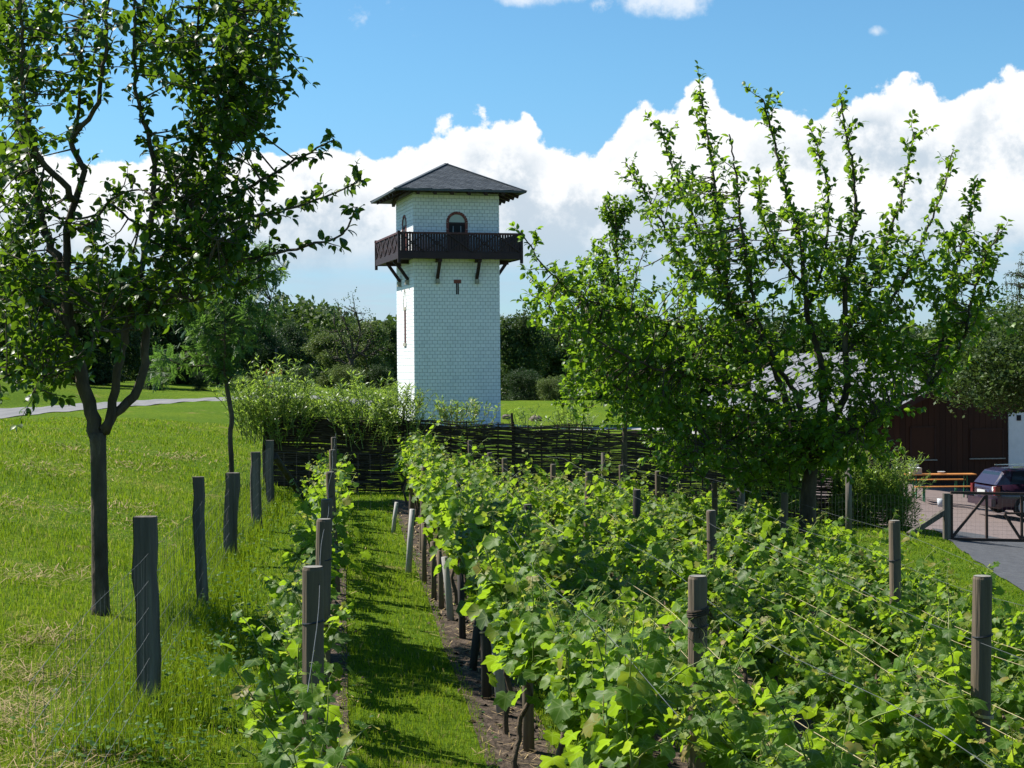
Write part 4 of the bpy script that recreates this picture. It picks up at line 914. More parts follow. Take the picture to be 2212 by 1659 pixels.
willow('leafy willow over the fence panel behind the mossy apple trunk', 1660, 35.4, 2.2, 925, 160, 9, 1.2, .4, False, (1.1, .6, 1.3, 9000))

# ------------------------------------------------------------------ wire fence with split posts
def split_post(mb_, mbk, o, h, w, dpt, yaw, seed, lean=(0, 0)):
    r = np.random.RandomState(seed); n = 9; Rz = rotz(yaw); V = []
    m = 8; prof = np.array([(-.5,-.36),(-.2,-.5),(.3,-.5),(.5,-.28),(.48,.35),(.2,.5),(-.3,.5),(-.5,.3)])
    ox = np.cumsum(r.normal(size=n))*.008; sc = 1 + np.cumsum(r.normal(size=n))*.025
    for i in range(n):
        t = i/(n-1); p = prof*np.array((w, dpt))*sc[i]*(1+r.normal(size=(m, 1))*.03); q = np.column_stack((p, np.zeros(m))) @ Rz.T
        q = q + np.array((ox[i]+lean[0]*t, lean[1]*t, -.15+(h+.15)*t)); V.append(q)
    V = np.array(V).reshape(-1, 3) + np.asarray(o)
    side = [(i*m+j, i*m+(j+1) % m, (i+1)*m+(j+1) % m, (i+1)*m+j) for i in range(n-1) for j in range(m)]
    mb_.add(V, np.array([f for f in side if f[0] % m not in (6, 7)])); mb_.f.append(np.array([[mb_.n-m+j for j in range(m)]]))
    mbk.add(V + (nrm(np.column_stack((prof, np.zeros(m))) @ Rz.T)[None].repeat(n, 0).reshape(-1, 3))*.004, np.array([f for f in side if f[0] % m in (6, 7)]))
def wire_fence():
    T = thing('wire_fence', 'wire mesh fence on weathered split oak posts along the left of the vineyard', 'fence', tuple(hit(328, 1552)))
    SP = [(327, 1552, 1114, 47, 0, 'near split oak post with rough bark on its left edge'), (441, 1325, 1029, 26, .2, None), (497, 1224, 1021, 26, -.1, None), (561, 1147, 976, 22, .3, None), (587, 1104, 951, 18, .1, None)]
    fp = []
    for i, (px, yb, yt, w, yaw, lab) in enumerate(SP):
        o = hit(px, yb); d = o[1]; h = (yb-yt)/F*d; a = MB(); k = MB(); split_post(a, k, o, h, w/F*d*.98, w/F*d*.8, yaw, 30+i, ((-.02, 0) if i == 0 else (R.uniform(-.03, .03), 0)))
        p = a.build('fence_post', M['splitwood'], T, lab and False); 
        k.build('bark_strip', M['splitbark'], p)
        if lab: p['label'] = lab
        fp.append((o, h))
    # end brace behind the corner post
    o, h = fp[-1]; f = MB(); tube(f, np.array((o+np.array((.05, .0, h*.78)), hit(655, 1078))), .055, 9); f.build('brace', M['post_dark'], T)
    # mesh: vertical and horizontal wires from the last post towards the camera and past it
    mesh = MB(); first = fp[0][0]; A0 = first + (first-fp[1][0])*.9; A0[2] = Gf(A0[0], A0[1])
    line = [A0] + [q[0] for q in fp]; H = .98
    for (A, B) in zip(line[:-1], line[1:]):
        Ln = np.linalg.norm((B-A)[:2]); n = int(Ln/.15)
        for i in range(n):
            q = A+(B-A)*i/n; z = Gf(q[0], q[1]); x = R.uniform(-.01, .01); tube(mesh, np.array(((q[0], q[1], z), (q[0]+x, q[1]+x, z+H*.5), (q[0], q[1], z+H))), .0008, 3, cap=False)
        for j in range(8):
            z = H*(j/7)**1.15; q = [(A+(B-A)*t) for t in np.linspace(0, 1, 9)]; tube(mesh, np.array([(v[0], v[1], Gf(v[0], v[1])+z-.02*math.sin(PI*i/8)) for i, v in enumerate(q)]), .0012, 3, cap=False)
    mesh.build('wire_mesh', M['galv'], T, kind='stuff')
    # the far side of the vineyard
    T2 = thing('wire_fence', 'wire fence with grey round posts along the far side of the vineyard by the wattle', 'fence', tuple(fp[-1][0]))
    pp = []
    for px, yt, d, w in ((1303, 978, 27, 10), (1600, 1018, 26, 17), (1833, 1008, 31, 14)):
        q = P(px, yt, d); o = np.array((q[0], q[1], Gf(q[0], q[1]))); f = MB(); tube(f, np.array((o-np.array((0, 0, .1)), o+np.array((0, 0, (q[2]-o[2])*.5)), q)), w/F*d*.5*np.array((1.05, 1, .95)), 10); f.build('fence_post', M['splitwood'], T2, smooth=True); pp.append(o)
    gp = hit(2045, 1166); pp.append(gp); f = MB()
    allp = [fp[-1][0]] + pp
    for A, B in zip(allp[:-1], allp[1:]):
        Ln = np.linalg.norm((B-A)[:2]); n = int(Ln/.2)
        for i in range(n): q = A+(B-A)*i/n; z = Gf(q[0], q[1]); tube(f, np.array(((q[0], q[1], z), (q[0], q[1], z+.9))), .0014, 3, cap=False)
        for j in range(7): tube(f, np.array([(v[0], v[1], Gf(v[0], v[1])+.9*j/6) for v in [(A+(B-A)*t) for t in np.linspace(0, 1, 9)]]), .0018, 3, cap=False)
    f.build('wire_mesh', M['galv'], T2, kind='stuff')
wire_fence()

# ------------------------------------------------------------------ gate
def gate():
    o = hit(2045, 1166); d = o[1]; k = d/F
    T = thing('gate_post', 'weathered square gate post with a slanting brace left of the gate', 'post', tuple(o)); f = MB(); box(f, o+np.array((0, 0, .48)), (.14, .14, 1.10), r=.2); f.build('post', M['splitwood'], T)
    f = MB(); beam(f, o+np.array((-.05, 0, .62)), hit(1962, 1158)+np.array((0, 0, .02)), .09, .12); f.build('brace', M['splitwood'], T)
    A = P(2054, 1170, d); A[2] = o[2]; T = thing('field_gate', 'brown framed wire gate closing the asphalt path', 'gate', tuple(A)); Wd = 3.2; dv = nrm(np.array((1, .02, 0))); up = np.array((0, 0, 1.0))
    g = lambda u, z: A + dv*u + up*z - np.array((0, 0, .03*u))
    def bar(nm, u0, z0, u1, z1, w=.06):
        f = MB(); beam(f, g(u0, z0), g(u1, z1), w*.8, w, up=(0, -1, 0)); f.build(nm, M['gate'], T)
    bar('top_rail', 0, 1.05, Wd, 1.05, .07); bar('bottom_rail', 0, .02, Wd, .02, .08)
    for u in (0.02, .80, 1.58, 2.36, 3.18): bar('upright', u, 0.06, u, 1.01, .06)
    bar('diagonal_brace', .03, .06, .77, .98, .065); bar('diagonal_brace', .98+.22, .60, 1.55, .06, .065); bar('diagonal_brace', 1.62, .06, 2.33, .98, .065); bar('mid_rail', 1.2, .62, Wd, .62, .05)
    f = MB()
    for i in range(32): u = Wd*(i+.5)/32; tube(f, np.array((g(u, .05), g(u, 1.03))), .0013, 3, cap=False)
    for i in range(11): tube(f, np.array((g(0, .05+.09*i), g(Wd, .05+.09*i))), .0013, 3, cap=False)
    f.build('wire_mesh', M['galv'], T, kind='stuff')
gate()

# ------------------------------------------------------------------ barn
def barn():
    Zb = CZ - 4.85; x0f = (1893-1106)/F*57; ax = nrm(np.array((-.105, 1, 0))); side = np.array((ax[1], -ax[0], 0)); O = np.array((x0f, 57.0, Zb))
    T = thing('barn', 'dark red-brown wooden barn with a grey sheet roof behind the parked car', 'barn', tuple(O)); Wd, Ld, He, Hr = 9.8, 27.0, 3.05, 5.42
    at = lambda u, v, z: O + side*u + ax*v + np.array((0, 0, z))
    f = MB(); V = [at(0,0,0), at(Wd,0,0), at(Wd,0,He), at(Wd/2,0,Hr-.15), at(0,0,He), at(0,Ld,0), at(Wd,Ld,0), at(Wd,Ld,He), at(Wd/2,Ld,Hr-.15), at(0,Ld,He)]
    f.add(V, [(0,1,2,3,4), (5,9,8,7,6), (0,4,9,5), (1,6,7,2)]); f.build('wall', M['barntrim'], T)
    n = 46; Rm = np.column_stack((side, ax, (0, 0, 1)))
    for i in range(n):
        u = Wd*(i+.5)/n; top = He + (Hr-.2-He)*(1-abs(u-Wd/2)/(Wd/2)); z0 = .55
        if 4.55 < u: z0 = .55
        f = MB(); box(f, at(u, -.012, (z0+top)/2), (Wd/n-.012, .022, top-z0), Rm, R.random()); f.build('board', M['barnwall'], T)
    f = MB(); box(f, at(Wd/2, -.006, .27), (Wd, .05, .52), Rm); f.build('plinth', M['black'], T)
    for u0, u1, z0, z1 in ((1.25, 2.15, 1.40, 2.55), (3.5, 4.7, 1.42, 2.45)):
        f = MB(); box(f, at((u0+u1)/2, -.03, (z0+z1)/2), (u1-u0, .03, z1-z0), Rm); W_ = f.build('window_shutter', M['barnwall'], T)
        for u in (u0, u1): f = MB(); box(f, at(u, -.04, (z0+z1)/2), (.06, .05, z1-z0+.06), Rm); f.build('frame', M['barntrim'], W_)
        f = MB(); box(f, at((u0+u1)/2, -.04, z1), (u1-u0, .05, .06), Rm); f.build('frame', M['barntrim'], W_)
        f = MB(); box(f, at((u0+u1)/2, -.07, z0-.03), (u1-u0+.12, .12, .04), Rm); f.build('sill', M['sandstone'], W_)
    f = MB(); box(f, at(5.75, -.05, 2.0), (1.7, .05, 2.1), Rm); D = f.build('door', M['whitedoor'], T); f = MB(); box(f, at(5.28, -.085, 2.85), (.16, .03, .2), Rm); f.build('vent', M['black'], D)
    ov = .55; sl = (Hr-He)/(Wd/2)
    for sg in (0, 1):
        ue = -ov if sg == 0 else Wd+ov; ze = He - ov*sl; V = [at(ue,-.7,ze), at(Wd/2,-.7,Hr), at(Wd/2,Ld+.5,Hr), at(ue,Ld+.5,ze)]; V2 = [v-np.array((0, 0, .09)) for v in V]
        f = MB(); f.add(V+V2, np.array(((0,1,2,3),(7,6,5,4),(0,4,5,1),(2,6,7,3),(0,3,7,4),(1,5,6,2)))); RF = f.build('roof', M['barnroof'], T)
        for i in range(20):
            v = -.7 + (Ld+1.2)*(i+.5)/20; f = MB(); beam(f, at(ue, v, ze+.012), at(Wd/2, v, Hr+.012), .05, .03); f.build('roof_seam', M['barnroof'], RF)
        f = MB(); beam(f, at(ue, -.72, ze-.10), at(Wd/2, -.72, Hr-.10), .04, .2); f.build('bargeboard', M['barntrim'], RF)
barn()

# ------------------------------------------------------------------ car, tables, small things in the yard
def car():
    c = P(2150, 1112, 47); hd = math.radians(9); fw = np.array((math.cos(hd), math.sin(hd), 0)); rt = np.array((fw[1], -fw[0], 0)); c[2] = Gf(c[0], c[1]) + .012
    O = c - rt*.87; T = thing('parked_car', 'dark maroon estate car parked in the yard behind the gate', 'car', tuple(O))
    at = lambda u, v, z: O + fw*u + rt*v + np.array((0, 0, z))
    st = [(0,.50,.30,.80,.86), (.04,.60,.28,.92,.90), (.25,.83,.24,.98,.95), (.9,.87,.20,.99,.97), (2.4,.875,.19,.96,.97), (3.3,.87,.20,.92,.94), (4.1,.84,.24,.80,.82), (4.45,.74,.30,.66,.66), (4.5,.60,.34,.60,.60)]
    V = []
    for u, w, z0, zb, zc in st:
        pr = [(-w*.93, z0), (-w, z0+.16), (-w*1.005, (z0+zb)/2), (-w*.97, zb), (-w*.88, zc), (w*.88, zc), (w*.97, zb), (w*1.005, (z0+zb)/2), (w, z0+.16), (w*.93, z0)]
        V += [at(u, y, z) for y, z in pr]
    m = 10; Fq = [(i*m+j, (i+1)*m+j, (i+1)*m+(j+1) % m, i*m+(j+1) % m) for i in range(len(st)-1) for j in range(m)]
    b = MB(); b.add(V, np.array(Fq)); b.f.append(np.array([[j for j in range(m)]])); b.f.append(np.array([[(len(st)-1)*m+j for j in range(m-1, -1, -1)]])); b.build('body', M['carpaint'], T, smooth=True)
    gs = [(.10,.74,.95,.97), (.36,.70,.96,1.36), (.60,.645,.96,1.43), (1.6,.65,.96,1.455), (2.4,.64,.96,1.42), (3.25,.70,.94,.97)]
    V = []
    for u, w, z0, z1 in gs: V += [at(u, -.80, z0), at(u, -w, (z1-.06 if z1 > 1.1 else z1)), at(u, -w*.8, z1), at(u, w*.8, z1), at(u, w, (z1-.06 if z1 > 1.1 else z1)), at(u, .80, z0)]
    m = 6; b = MB(); b.add(V, np.array([(i*m+j, (i+1)*m+j, (i+1)*m+j+1, i*m+j+1) for i in range(len(gs)-1) for j in range(m-1)])); b.build('roof', M['carpaint'], T, smooth=False)
    def pane(q, nm='window'):
        b = MB(); b.add(np.array(q), [(0,1,2,3)]); b.build(nm, M['glassdark'], T)
    for sg in (-1, 1):
        for u0, u1, t0, t1 in ((.52,1.28,.66,1.28), (1.36,2.12,1.36,2.10), (2.2,2.98,2.2,2.52)): pane([at(u0, sg*.806, 1.0), at(u1, sg*.806, 1.0), at(t1, sg*.690, 1.345), at(t0, sg*.690, 1.345)])
    pane([at(.125, -.62, 1.0), at(.125, .62, 1.0), at(.335, .56, 1.325), at(.335, -.56, 1.325)], 'rear_window')
    for sg in (-1, 1):
        b = MB(); box(b, at(.10, sg*.76, .80), (.16, .14, .26), np.column_stack((fw, rt, (0, 0, 1)))); b.build('tail_light', M['taillight'], T)
        for u in (.92, 3.55):
            b = MB(); cc = at(u, sg*.80, .31); tube(b, np.array((cc-rt*.09, cc-rt*.07, cc+rt*.07, cc+rt*.09)), np.array((.28, .31, .31, .28)), 20); Wh = b.build('wheel', M['tyre'], T)
            b = MB(); tube(b, np.array((cc+rt*sg*.07, cc+rt*sg*.10)), .20, 14); b.build('rim', M['alloy'], Wh)
        b = MB(); beam(b, at(.7, sg*.60, 1.49), at(2.3, sg*.60, 1.49), .035, .03); b.build('roof_rail', M['chrome'], T)
        b = MB(); box(b, at(2.75, sg*.96, 1.02), (.12, .16, .12), np.column_stack((fw, rt, (0, 0, 1)))); b.build('mirror', M['carpaint'], T)
    b = MB(); box(b, at(-.02, 0, .45), (.14, 1.60, .22), np.column_stack((fw, rt, (0, 0, 1)))); b.build('bumper', M['carpaint'], T)
    b = MB(); box(b, at(-.012, 0, .74), (.05, .52, .11), np.column_stack((fw, rt, (0, 0, 1)))); b.build('number_plate', M['plate'], T)
car()
def bench_set():
    c = hit(1996, 1087, 30); d = c[1]
    def one(nm, label, cat, o, L, w, h, lab):
        T = thing(nm, label, cat, tuple(o)); f = MB(); box(f, o+np.array((L/2, 0, h)), (L, w, .035)); f.build('top', M['benchwood'], T)
        for u in (.28, L-.28):
            for s in (-1, 1):
                f = MB(); beam(f, o+np.array((u, s*w*.38, 0)), o+np.array((u, s*w*.30, h-.02)), .035, .035); f.build('leg', M['greenmetal'], T)
            f = MB(); beam(f, o+np.array((u, -w*.36, .16)), o+np.array((u, w*.36, .16)), .03, .03); f.build('crossbar', M['greenmetal'], T)
    def gp(x, y): return np.array((x, y, Gf(x, y)+.012))
    x0 = c[0]-.28
    one('bench', 'orange-brown folding bench with green legs in front of the table', 'bench', gp(x0, d), 2.2, .25, .47, 0)
    one('bench', 'shaded folding bench behind the table against the barn', 'bench', gp(x0-.2, d+1.5), 2.2, .25, .47, 0)
    tb = gp(x0-.1, d+.75); one('beer_table', 'folding beer table with an open box on its left end', 'table', tb, 2.2, .55, .76, 0)
    o = tb + np.array((.30, 0, .78)); T = thing('cardboard_box', 'open box with white papers on the left end of the beer table', 'box', tuple(o))
    for s in ((0,.15,.34,.012), (0,-.15,.34,.012)): f = MB(); box(f, o+np.array((0, s[1], .09)), (.34, .012, .20)); f.build('side', M['card'], T)
    for s in (-.17, .17): f = MB(); box(f, o+np.array((s, 0, .09)), (.012, .29, .20)); f.build('side', M['card'], T)
    f = MB(); box(f, o+np.array((0, .20, .24)), (.34, .012, .17), rotx(-.3)); f.build('flap', M['card'], T)
    f = MB(); box(f, o+np.array((0, -.02, .19)), (.28, .24, .03), rotz(.15)); f.build('papers', M['paper'], T)
    f = MB(); q = tb+np.array((1.15, .05, .80)); tube(f, np.array((q, q+np.array((0, 0, .05)))), np.array((.10, .13)), 12); tag(f.build('bowl', M['bucket']), 'small grey bowl on the middle of the beer table', 'bowl')
    q = hit(2033, 1096, 30); T = thing('bucket', 'pale grey bucket standing on the paving behind the gate post', 'bucket', tuple(q)); f = MB(); tube(f, q[None]+np.array([(0, 0, z) for z in (.012, .14, .27)]), np.array((.10, .115, .13)), 16); f.build('body', M['bucket'], T, smooth=True)
    f = MB(); an = np.linspace(0, PI, 11); tube(f, q+np.stack((np.cos(an)*.13, 0*an-.02, .26-np.sin(an)*.10), -1), .006, 4); f.build('handle', M['wire'], T)
bench_set()
def boulder(px, py, s, label, seed):
    r = np.random.RandomState(seed); c = hit(px, py, 50, 140); b = MB(); m, n = 9, 6; V = []
    for i in range(n+1):
        for j in range(m):
            t = PI*i/n; a = 2*PI*j/m; k = 1+r.normal()*.09; V.append((math.sin(t)*math.cos(a)*s*k, math.sin(t)*math.sin(a)*s*.7*k, math.cos(t)*s*.55*k+s*.3))
    b.add(np.array(V)+c, np.array([(i*m+j, (i+1)*m+j, (i+1)*m+(j+1) % m, i*m+(j+1) % m) for i in range(n) for j in range(m)])); tag(b.build('boulder', M['stone']), label, 'boulder', 'boulders beside the gravel path')
boulder(1095, 905, .30, 'brown boulder on the lawn edge nearest the right tower wall', 1); boulder(1158, 909, .36, 'wider brown boulder on the gravel path edge, farther right of the tower', 2)
def machine():
    D = 64; p = P(592, 838, D); o = np.array((p[0], p[1], Gf(p[0], p[1]))); z = p[2]
    T = thing('orange_machine', 'orange and grey machine with a thin dark mast behind the left willow', 'machine', tuple(o)); w = .62
    at = lambda x, q: np.array((p[0]+x, p[1], z+q))
    f = MB(); box(f, at(0, .32), (w*.95, .3, .34)); f.build('panel', M['greypanel'], T)
    f = MB(); box(f, at(0, .56), (w, .32, .14)); f.build('top_bar', M['orange'], T)
    f = MB(); box(f, at(-.12, .06), (w*.75, .32, .18)); f.build('lower_bar', M['orange'], T)
    for s in (-1, 1): f = MB(); box(f, at(s*w*.44, .70), (.09, .2, .16)); f.build('upright', M['orange'], T)
    f = MB(); tube(f, np.array((at(.07, .6), at(.09, 1.1), at(.10, 1.6))), .04, 6); f.build('mast', M['wire'], T)
    f = MB(); box(f, np.array((p[0], p[1]+.1, (o[2]+z)/2)), (w*.8, .3, z-o[2])); f.build('base', M['post_dark'], T)
machine()

# ------------------------------------------------------------------ vineyard: rows, posts, stakes, twine, vines
ROWX = [-0.91, 0.30, 1.18, 2.42, 3.55, 4.68]; SL = -0.107
ORD = ['leftmost', 'second', 'third', 'fourth', 'fifth', 'rightmost']
def rowx(k, y): return ROWX[k] + SL*(y-7)
ROWY = [(6.25, 26.2), (6.75, 26.2), (5.7, 26.0), (5.3, 25.2), (8.6, 24.6), (12.4, 24.2)]
for k, (ya, yb) in enumerate(ROWY):
    line = [(rowx(k, y), y) for y in np.linspace(ya-.9, yb+.6, 8)]; ribbon('soil_strip', line, .46 if k else .36, M['soil'], .012, 6)
POSTS = [ # px, ytop, depth, diameter, row, dark?, label
 (676,1225,7.2,.098,0,0,'nearest round vineyard post of the leftmost row, tied with pale twine'), (700,1122,9.5,.092,0,0,'second nearest round post of the leftmost vine row'), (706,1079,11.8,.088,0,0,'third nearest round post of the leftmost vine row'), (713,1020,15.2,.085,0,0,'fourth nearest round post of the leftmost vine row'), (718,972,19.4,.085,0,0,'fifth nearest round post of the leftmost vine row'), (721,945,23.6,.085,0,0,'farthest round post of the leftmost vine row, next to the wattle fence'),
 (1507,1245,8.4,.103,2,0,'thick round post with dark wire tie and frayed twine, front middle'), (2122,1245,8.05,.098,3,0,'thick round post with two pale twine turns at the right front'),
 (1536,1103,14.0,.088,3,0,'reddish round post in the middle of the vines behind the thick front post'), (1376,1058,18.0,.090,3,1,'nearly black post standing in the middle of the vines'), (1272,1020,19.6,.090,3,0,'brown round post right of the tower line, left of the nearly black post'), (1195,1003,25.0,.09,3,0,'far round post of the fourth vine row close to the wattle fence'),
 (1932,1125,12.3,.090,4,0,'split-topped round post at the right before the small lawn'), (1421,1018,22.0,.085,4,0,'slim far post right of the nearly black post'), (1342,1005,25.0,.085,4,0,'far post of the fifth row beside the slim young trunk'), (1695,1065,19.3,.09,5,0,'post in the rightmost vine row left of the mossy apple trunk'), (1543,1042,20.5,.08,4,0,'reddish far post behind the reddish middle post'),
 (1140,1090,16.2,.09,2,1,'dark post of the third vine row below the tower base'), (1090,990,24.0,.085,2,0,'far post of the third vine row below the right tower edge'), (1058,978,25.4,.085,2,0,'farther post of the third vine row by the woven rods'), (1015,952,27.0,.08,2,0,'last post of the third vine row against the wattle'),
 (893,985,23.0,.085,1,0,'far post of the second vine row near the tall stake'), (918,1008,19.5,.085,1,0,'middle post of the second vine row half covered by leaves'), (994,1035,16.0,.085,1,1,'dark post of the second vine row deep in the leaves')]
post_xyz = []
def ring(mb_, c, rad, th, n=14, tilt=0.0, turns=1):
    an = np.linspace(0, 2*PI*turns, n*turns+1); tube(mb_, c + np.stack((np.cos(an)*rad, np.sin(an)*rad, np.cos(an)*tilt + an/(2*PI)*th*1.8), -1), th, 5)
for i, (px, yt, d, dia, row, dark, lab) in enumerate(POSTS):
    tp = P(px, yt, d); o = np.array((tp[0], tp[1], Gf(tp[0], tp[1]))); h = tp[2]-o[2]; ln = np.array((R.uniform(-.05, .05), R.uniform(-.04, .04), 0))
    T = thing('vineyard_post', lab, 'post', tuple(o), 'round wooden posts of the vineyard'); f = MB(); m = 18; rr = dia/2
    tube(f, np.array((o-ln-np.array((0, 0, .15)), o-ln*.62+np.array((0, 0, h*.33)), o-ln*.28+np.array((0, 0, h*.7)), tp-np.array((0, 0, .012)), tp)), np.array((1.06, 1.03, 1.0, .98, .90))*rr, m, wob=.05, r=R.random()); f.build('shaft', M['post_dark' if dark else 'post'], T)
    f = MB(); an = np.arange(m)*2*PI/m; f.add(np.vstack((tp+np.array((0, 0, .004)), tp+np.stack((np.cos(an)*rr*.88, np.sin(an)*rr*.88, 0*an+.003), -1))), [(0, 1+j, 1+(j+1) % m) for j in range(m)]); f.build('end_grain', M['endgrain'], T)
    if d < 16:
        f = MB(); ring(f, tp-np.array((0, 0, h*.20)), rr*1.03, .004, tilt=.006); f.build('wire_tie', M['wire'], T)
        f = MB(); ring(f, tp-np.array((0, 0, h*.47)), rr*1.04, .003, tilt=-.008, turns=3); f.build('twine_wrap', M['twine'], T)
    if i == 6:
        f = MB(); ring(f, tp-np.array((0, 0, .21)), rr*1.06, .007, tilt=.01, turns=3)
        for q in range(14): a = R.uniform(3.6, 5.9); s = tp-np.array((0, 0, .21))+np.array((math.cos(a)*rr*1.1, math.sin(a)*rr*1.1, 0)); tube(f, np.array((s, s+np.array((R.uniform(-.03, .03), -.01, -.05)), s+np.array((R.uniform(-.05, .05), 0, -R.uniform(.06, .14))))), .0014, 3)
        f.build('frayed_twine', M['withy'], T)
    post_xyz.append((row, tp, h))
STAKES = [ # base px, base py, top px, top py, width px, material, label
 (1272,1700,1268,1428,29,'post','thick brown vine stake at the bottom front of the second row'), (1143,1626,1136,1325,25,'post','brown vine stake with a pale tie, left of the thick brown stake'), (1087,1548,1060,1262,23,'stake_pale','long bleached stake leaning left in the second vine row'), (1052,1512,1046,1275,22,'post_dark','black stake just left of the long bleached one'), (1018,1450,1040,1290,17,'post_dark','dark stake leaning right in the second vine row'), (1000,1382,994,1230,15,'post_dark','dark upright stake next to the short bleached one'), (976,1342,960,1203,15,'stake_pale','short bleached stake in the middle of the second vine row'), (955,1318,948,1190,12,'post','brown stake left of the short bleached one'), (938,1298,935,1170,12,'post','thin brown stake in the far half of the second row'), (917,1262,915,1130,11,'post','slim brown stake behind the pale leaning one'), (881,1238,891,1100,13,'stake_pale','pale stake leaning right near the far end of the second row'), (848,1152,857,1085,9,'stake_pale','bluish grey stake at the far end of the second row')]
for bx, by, tx, ty, w, m, lab in STAKES:
    o = hit(bx, by); d = o[1]; tp = P(tx, ty, d); T = thing('vine_stake', lab, 'stake', tuple(o), 'stakes of the second vine row'); f = MB(); rr = w/F*d/2
    tube(f, np.array((o-np.array((0, 0, .1)), (o+tp)/2, tp)), np.array((1.04, 1, .94))*rr, 12, r=R.random()); f.build('shaft', M[m], T, smooth=True)
    if d < 12: f = MB(); ring(f, o+(tp-o)*.62, rr*1.05, .003, tilt=.01, turns=2); f.build('twine_wrap', M['twine'], T)
def strand(label, k, hh, rad, m, nm, sag=.03, off=0.0):
    ya, yb = ROWY[k]; ys_ = np.linspace(ya-1.5, yb, 40); q = np.array([(rowx(k, y)+.05+off+.01*math.sin(y*1.3), y, Gf(rowx(k, y), y)+hh-sag*abs(math.sin((y-ya)*PI/4.5))) for y in ys_]); f = MB(); tube(f, q, rad, 5, cap=False); tag(f.build(nm, m), label, 'twine' if nm == 'trellis_twine' else 'wire', 'strands strung along the vine rows')
for k in range(6):
    if k in (2, 3, 4): strand('upper pale twine strung along the %s vine row%s' % (ORD[k], '' if k in (0, 5) else ' from the left'), k, .90, .0015, M['twine'], 'trellis_twine', off=.05); strand('lower pale twine strung along the %s vine row%s' % (ORD[k], '' if k in (0, 5) else ' from the left'), k, .84, .0015, M['twine'], 'trellis_twine', off=-.06)
    strand('thin dark top wire along the %s vine row%s' % (ORD[k], '' if k in (0, 5) else ' from the left'), k, 1.20, .0014, M['galv'], 'trellis_wire', .02)

NEARL = []
for q in range(6):
    V, Fq = vine_leaf(24, q, .30+.20*(q % 3), True); b = MB(); b.add(V, Fq[0], 0.0, V*np.array((1, 1, 0))); NEARL.append((V, b.mesh('leaf', M['vineleaf'], True)))
YOUNG = []
for q in range(2):
    V, Fq = vine_leaf(24, q+20, .5, True); b = MB(); b.add(V, Fq[0], 0.0, V*np.array((1, 1, 0))); YOUNG.append(b.mesh('leaf', M['vineyoung'], True))
FARL = [vine_leaf(16, q+40, .3+.2*q, False) for q in range(3)]
NUMW = ['nearest', 'second nearest', 'third nearest', 'fourth nearest', 'fifth nearest', 'sixth nearest', 'seventh nearest', 'eighth nearest', 'ninth nearest', 'tenth nearest', 'eleventh nearest', 'twelfth nearest', 'thirteenth nearest', 'fourteenth nearest', 'fifteenth nearest', 'sixteenth nearest', 'seventeenth nearest', 'eighteenth nearest', 'nineteenth nearest', 'twentieth nearest', 'twenty-first nearest', 'twenty-second nearest', 'twenty-third nearest']
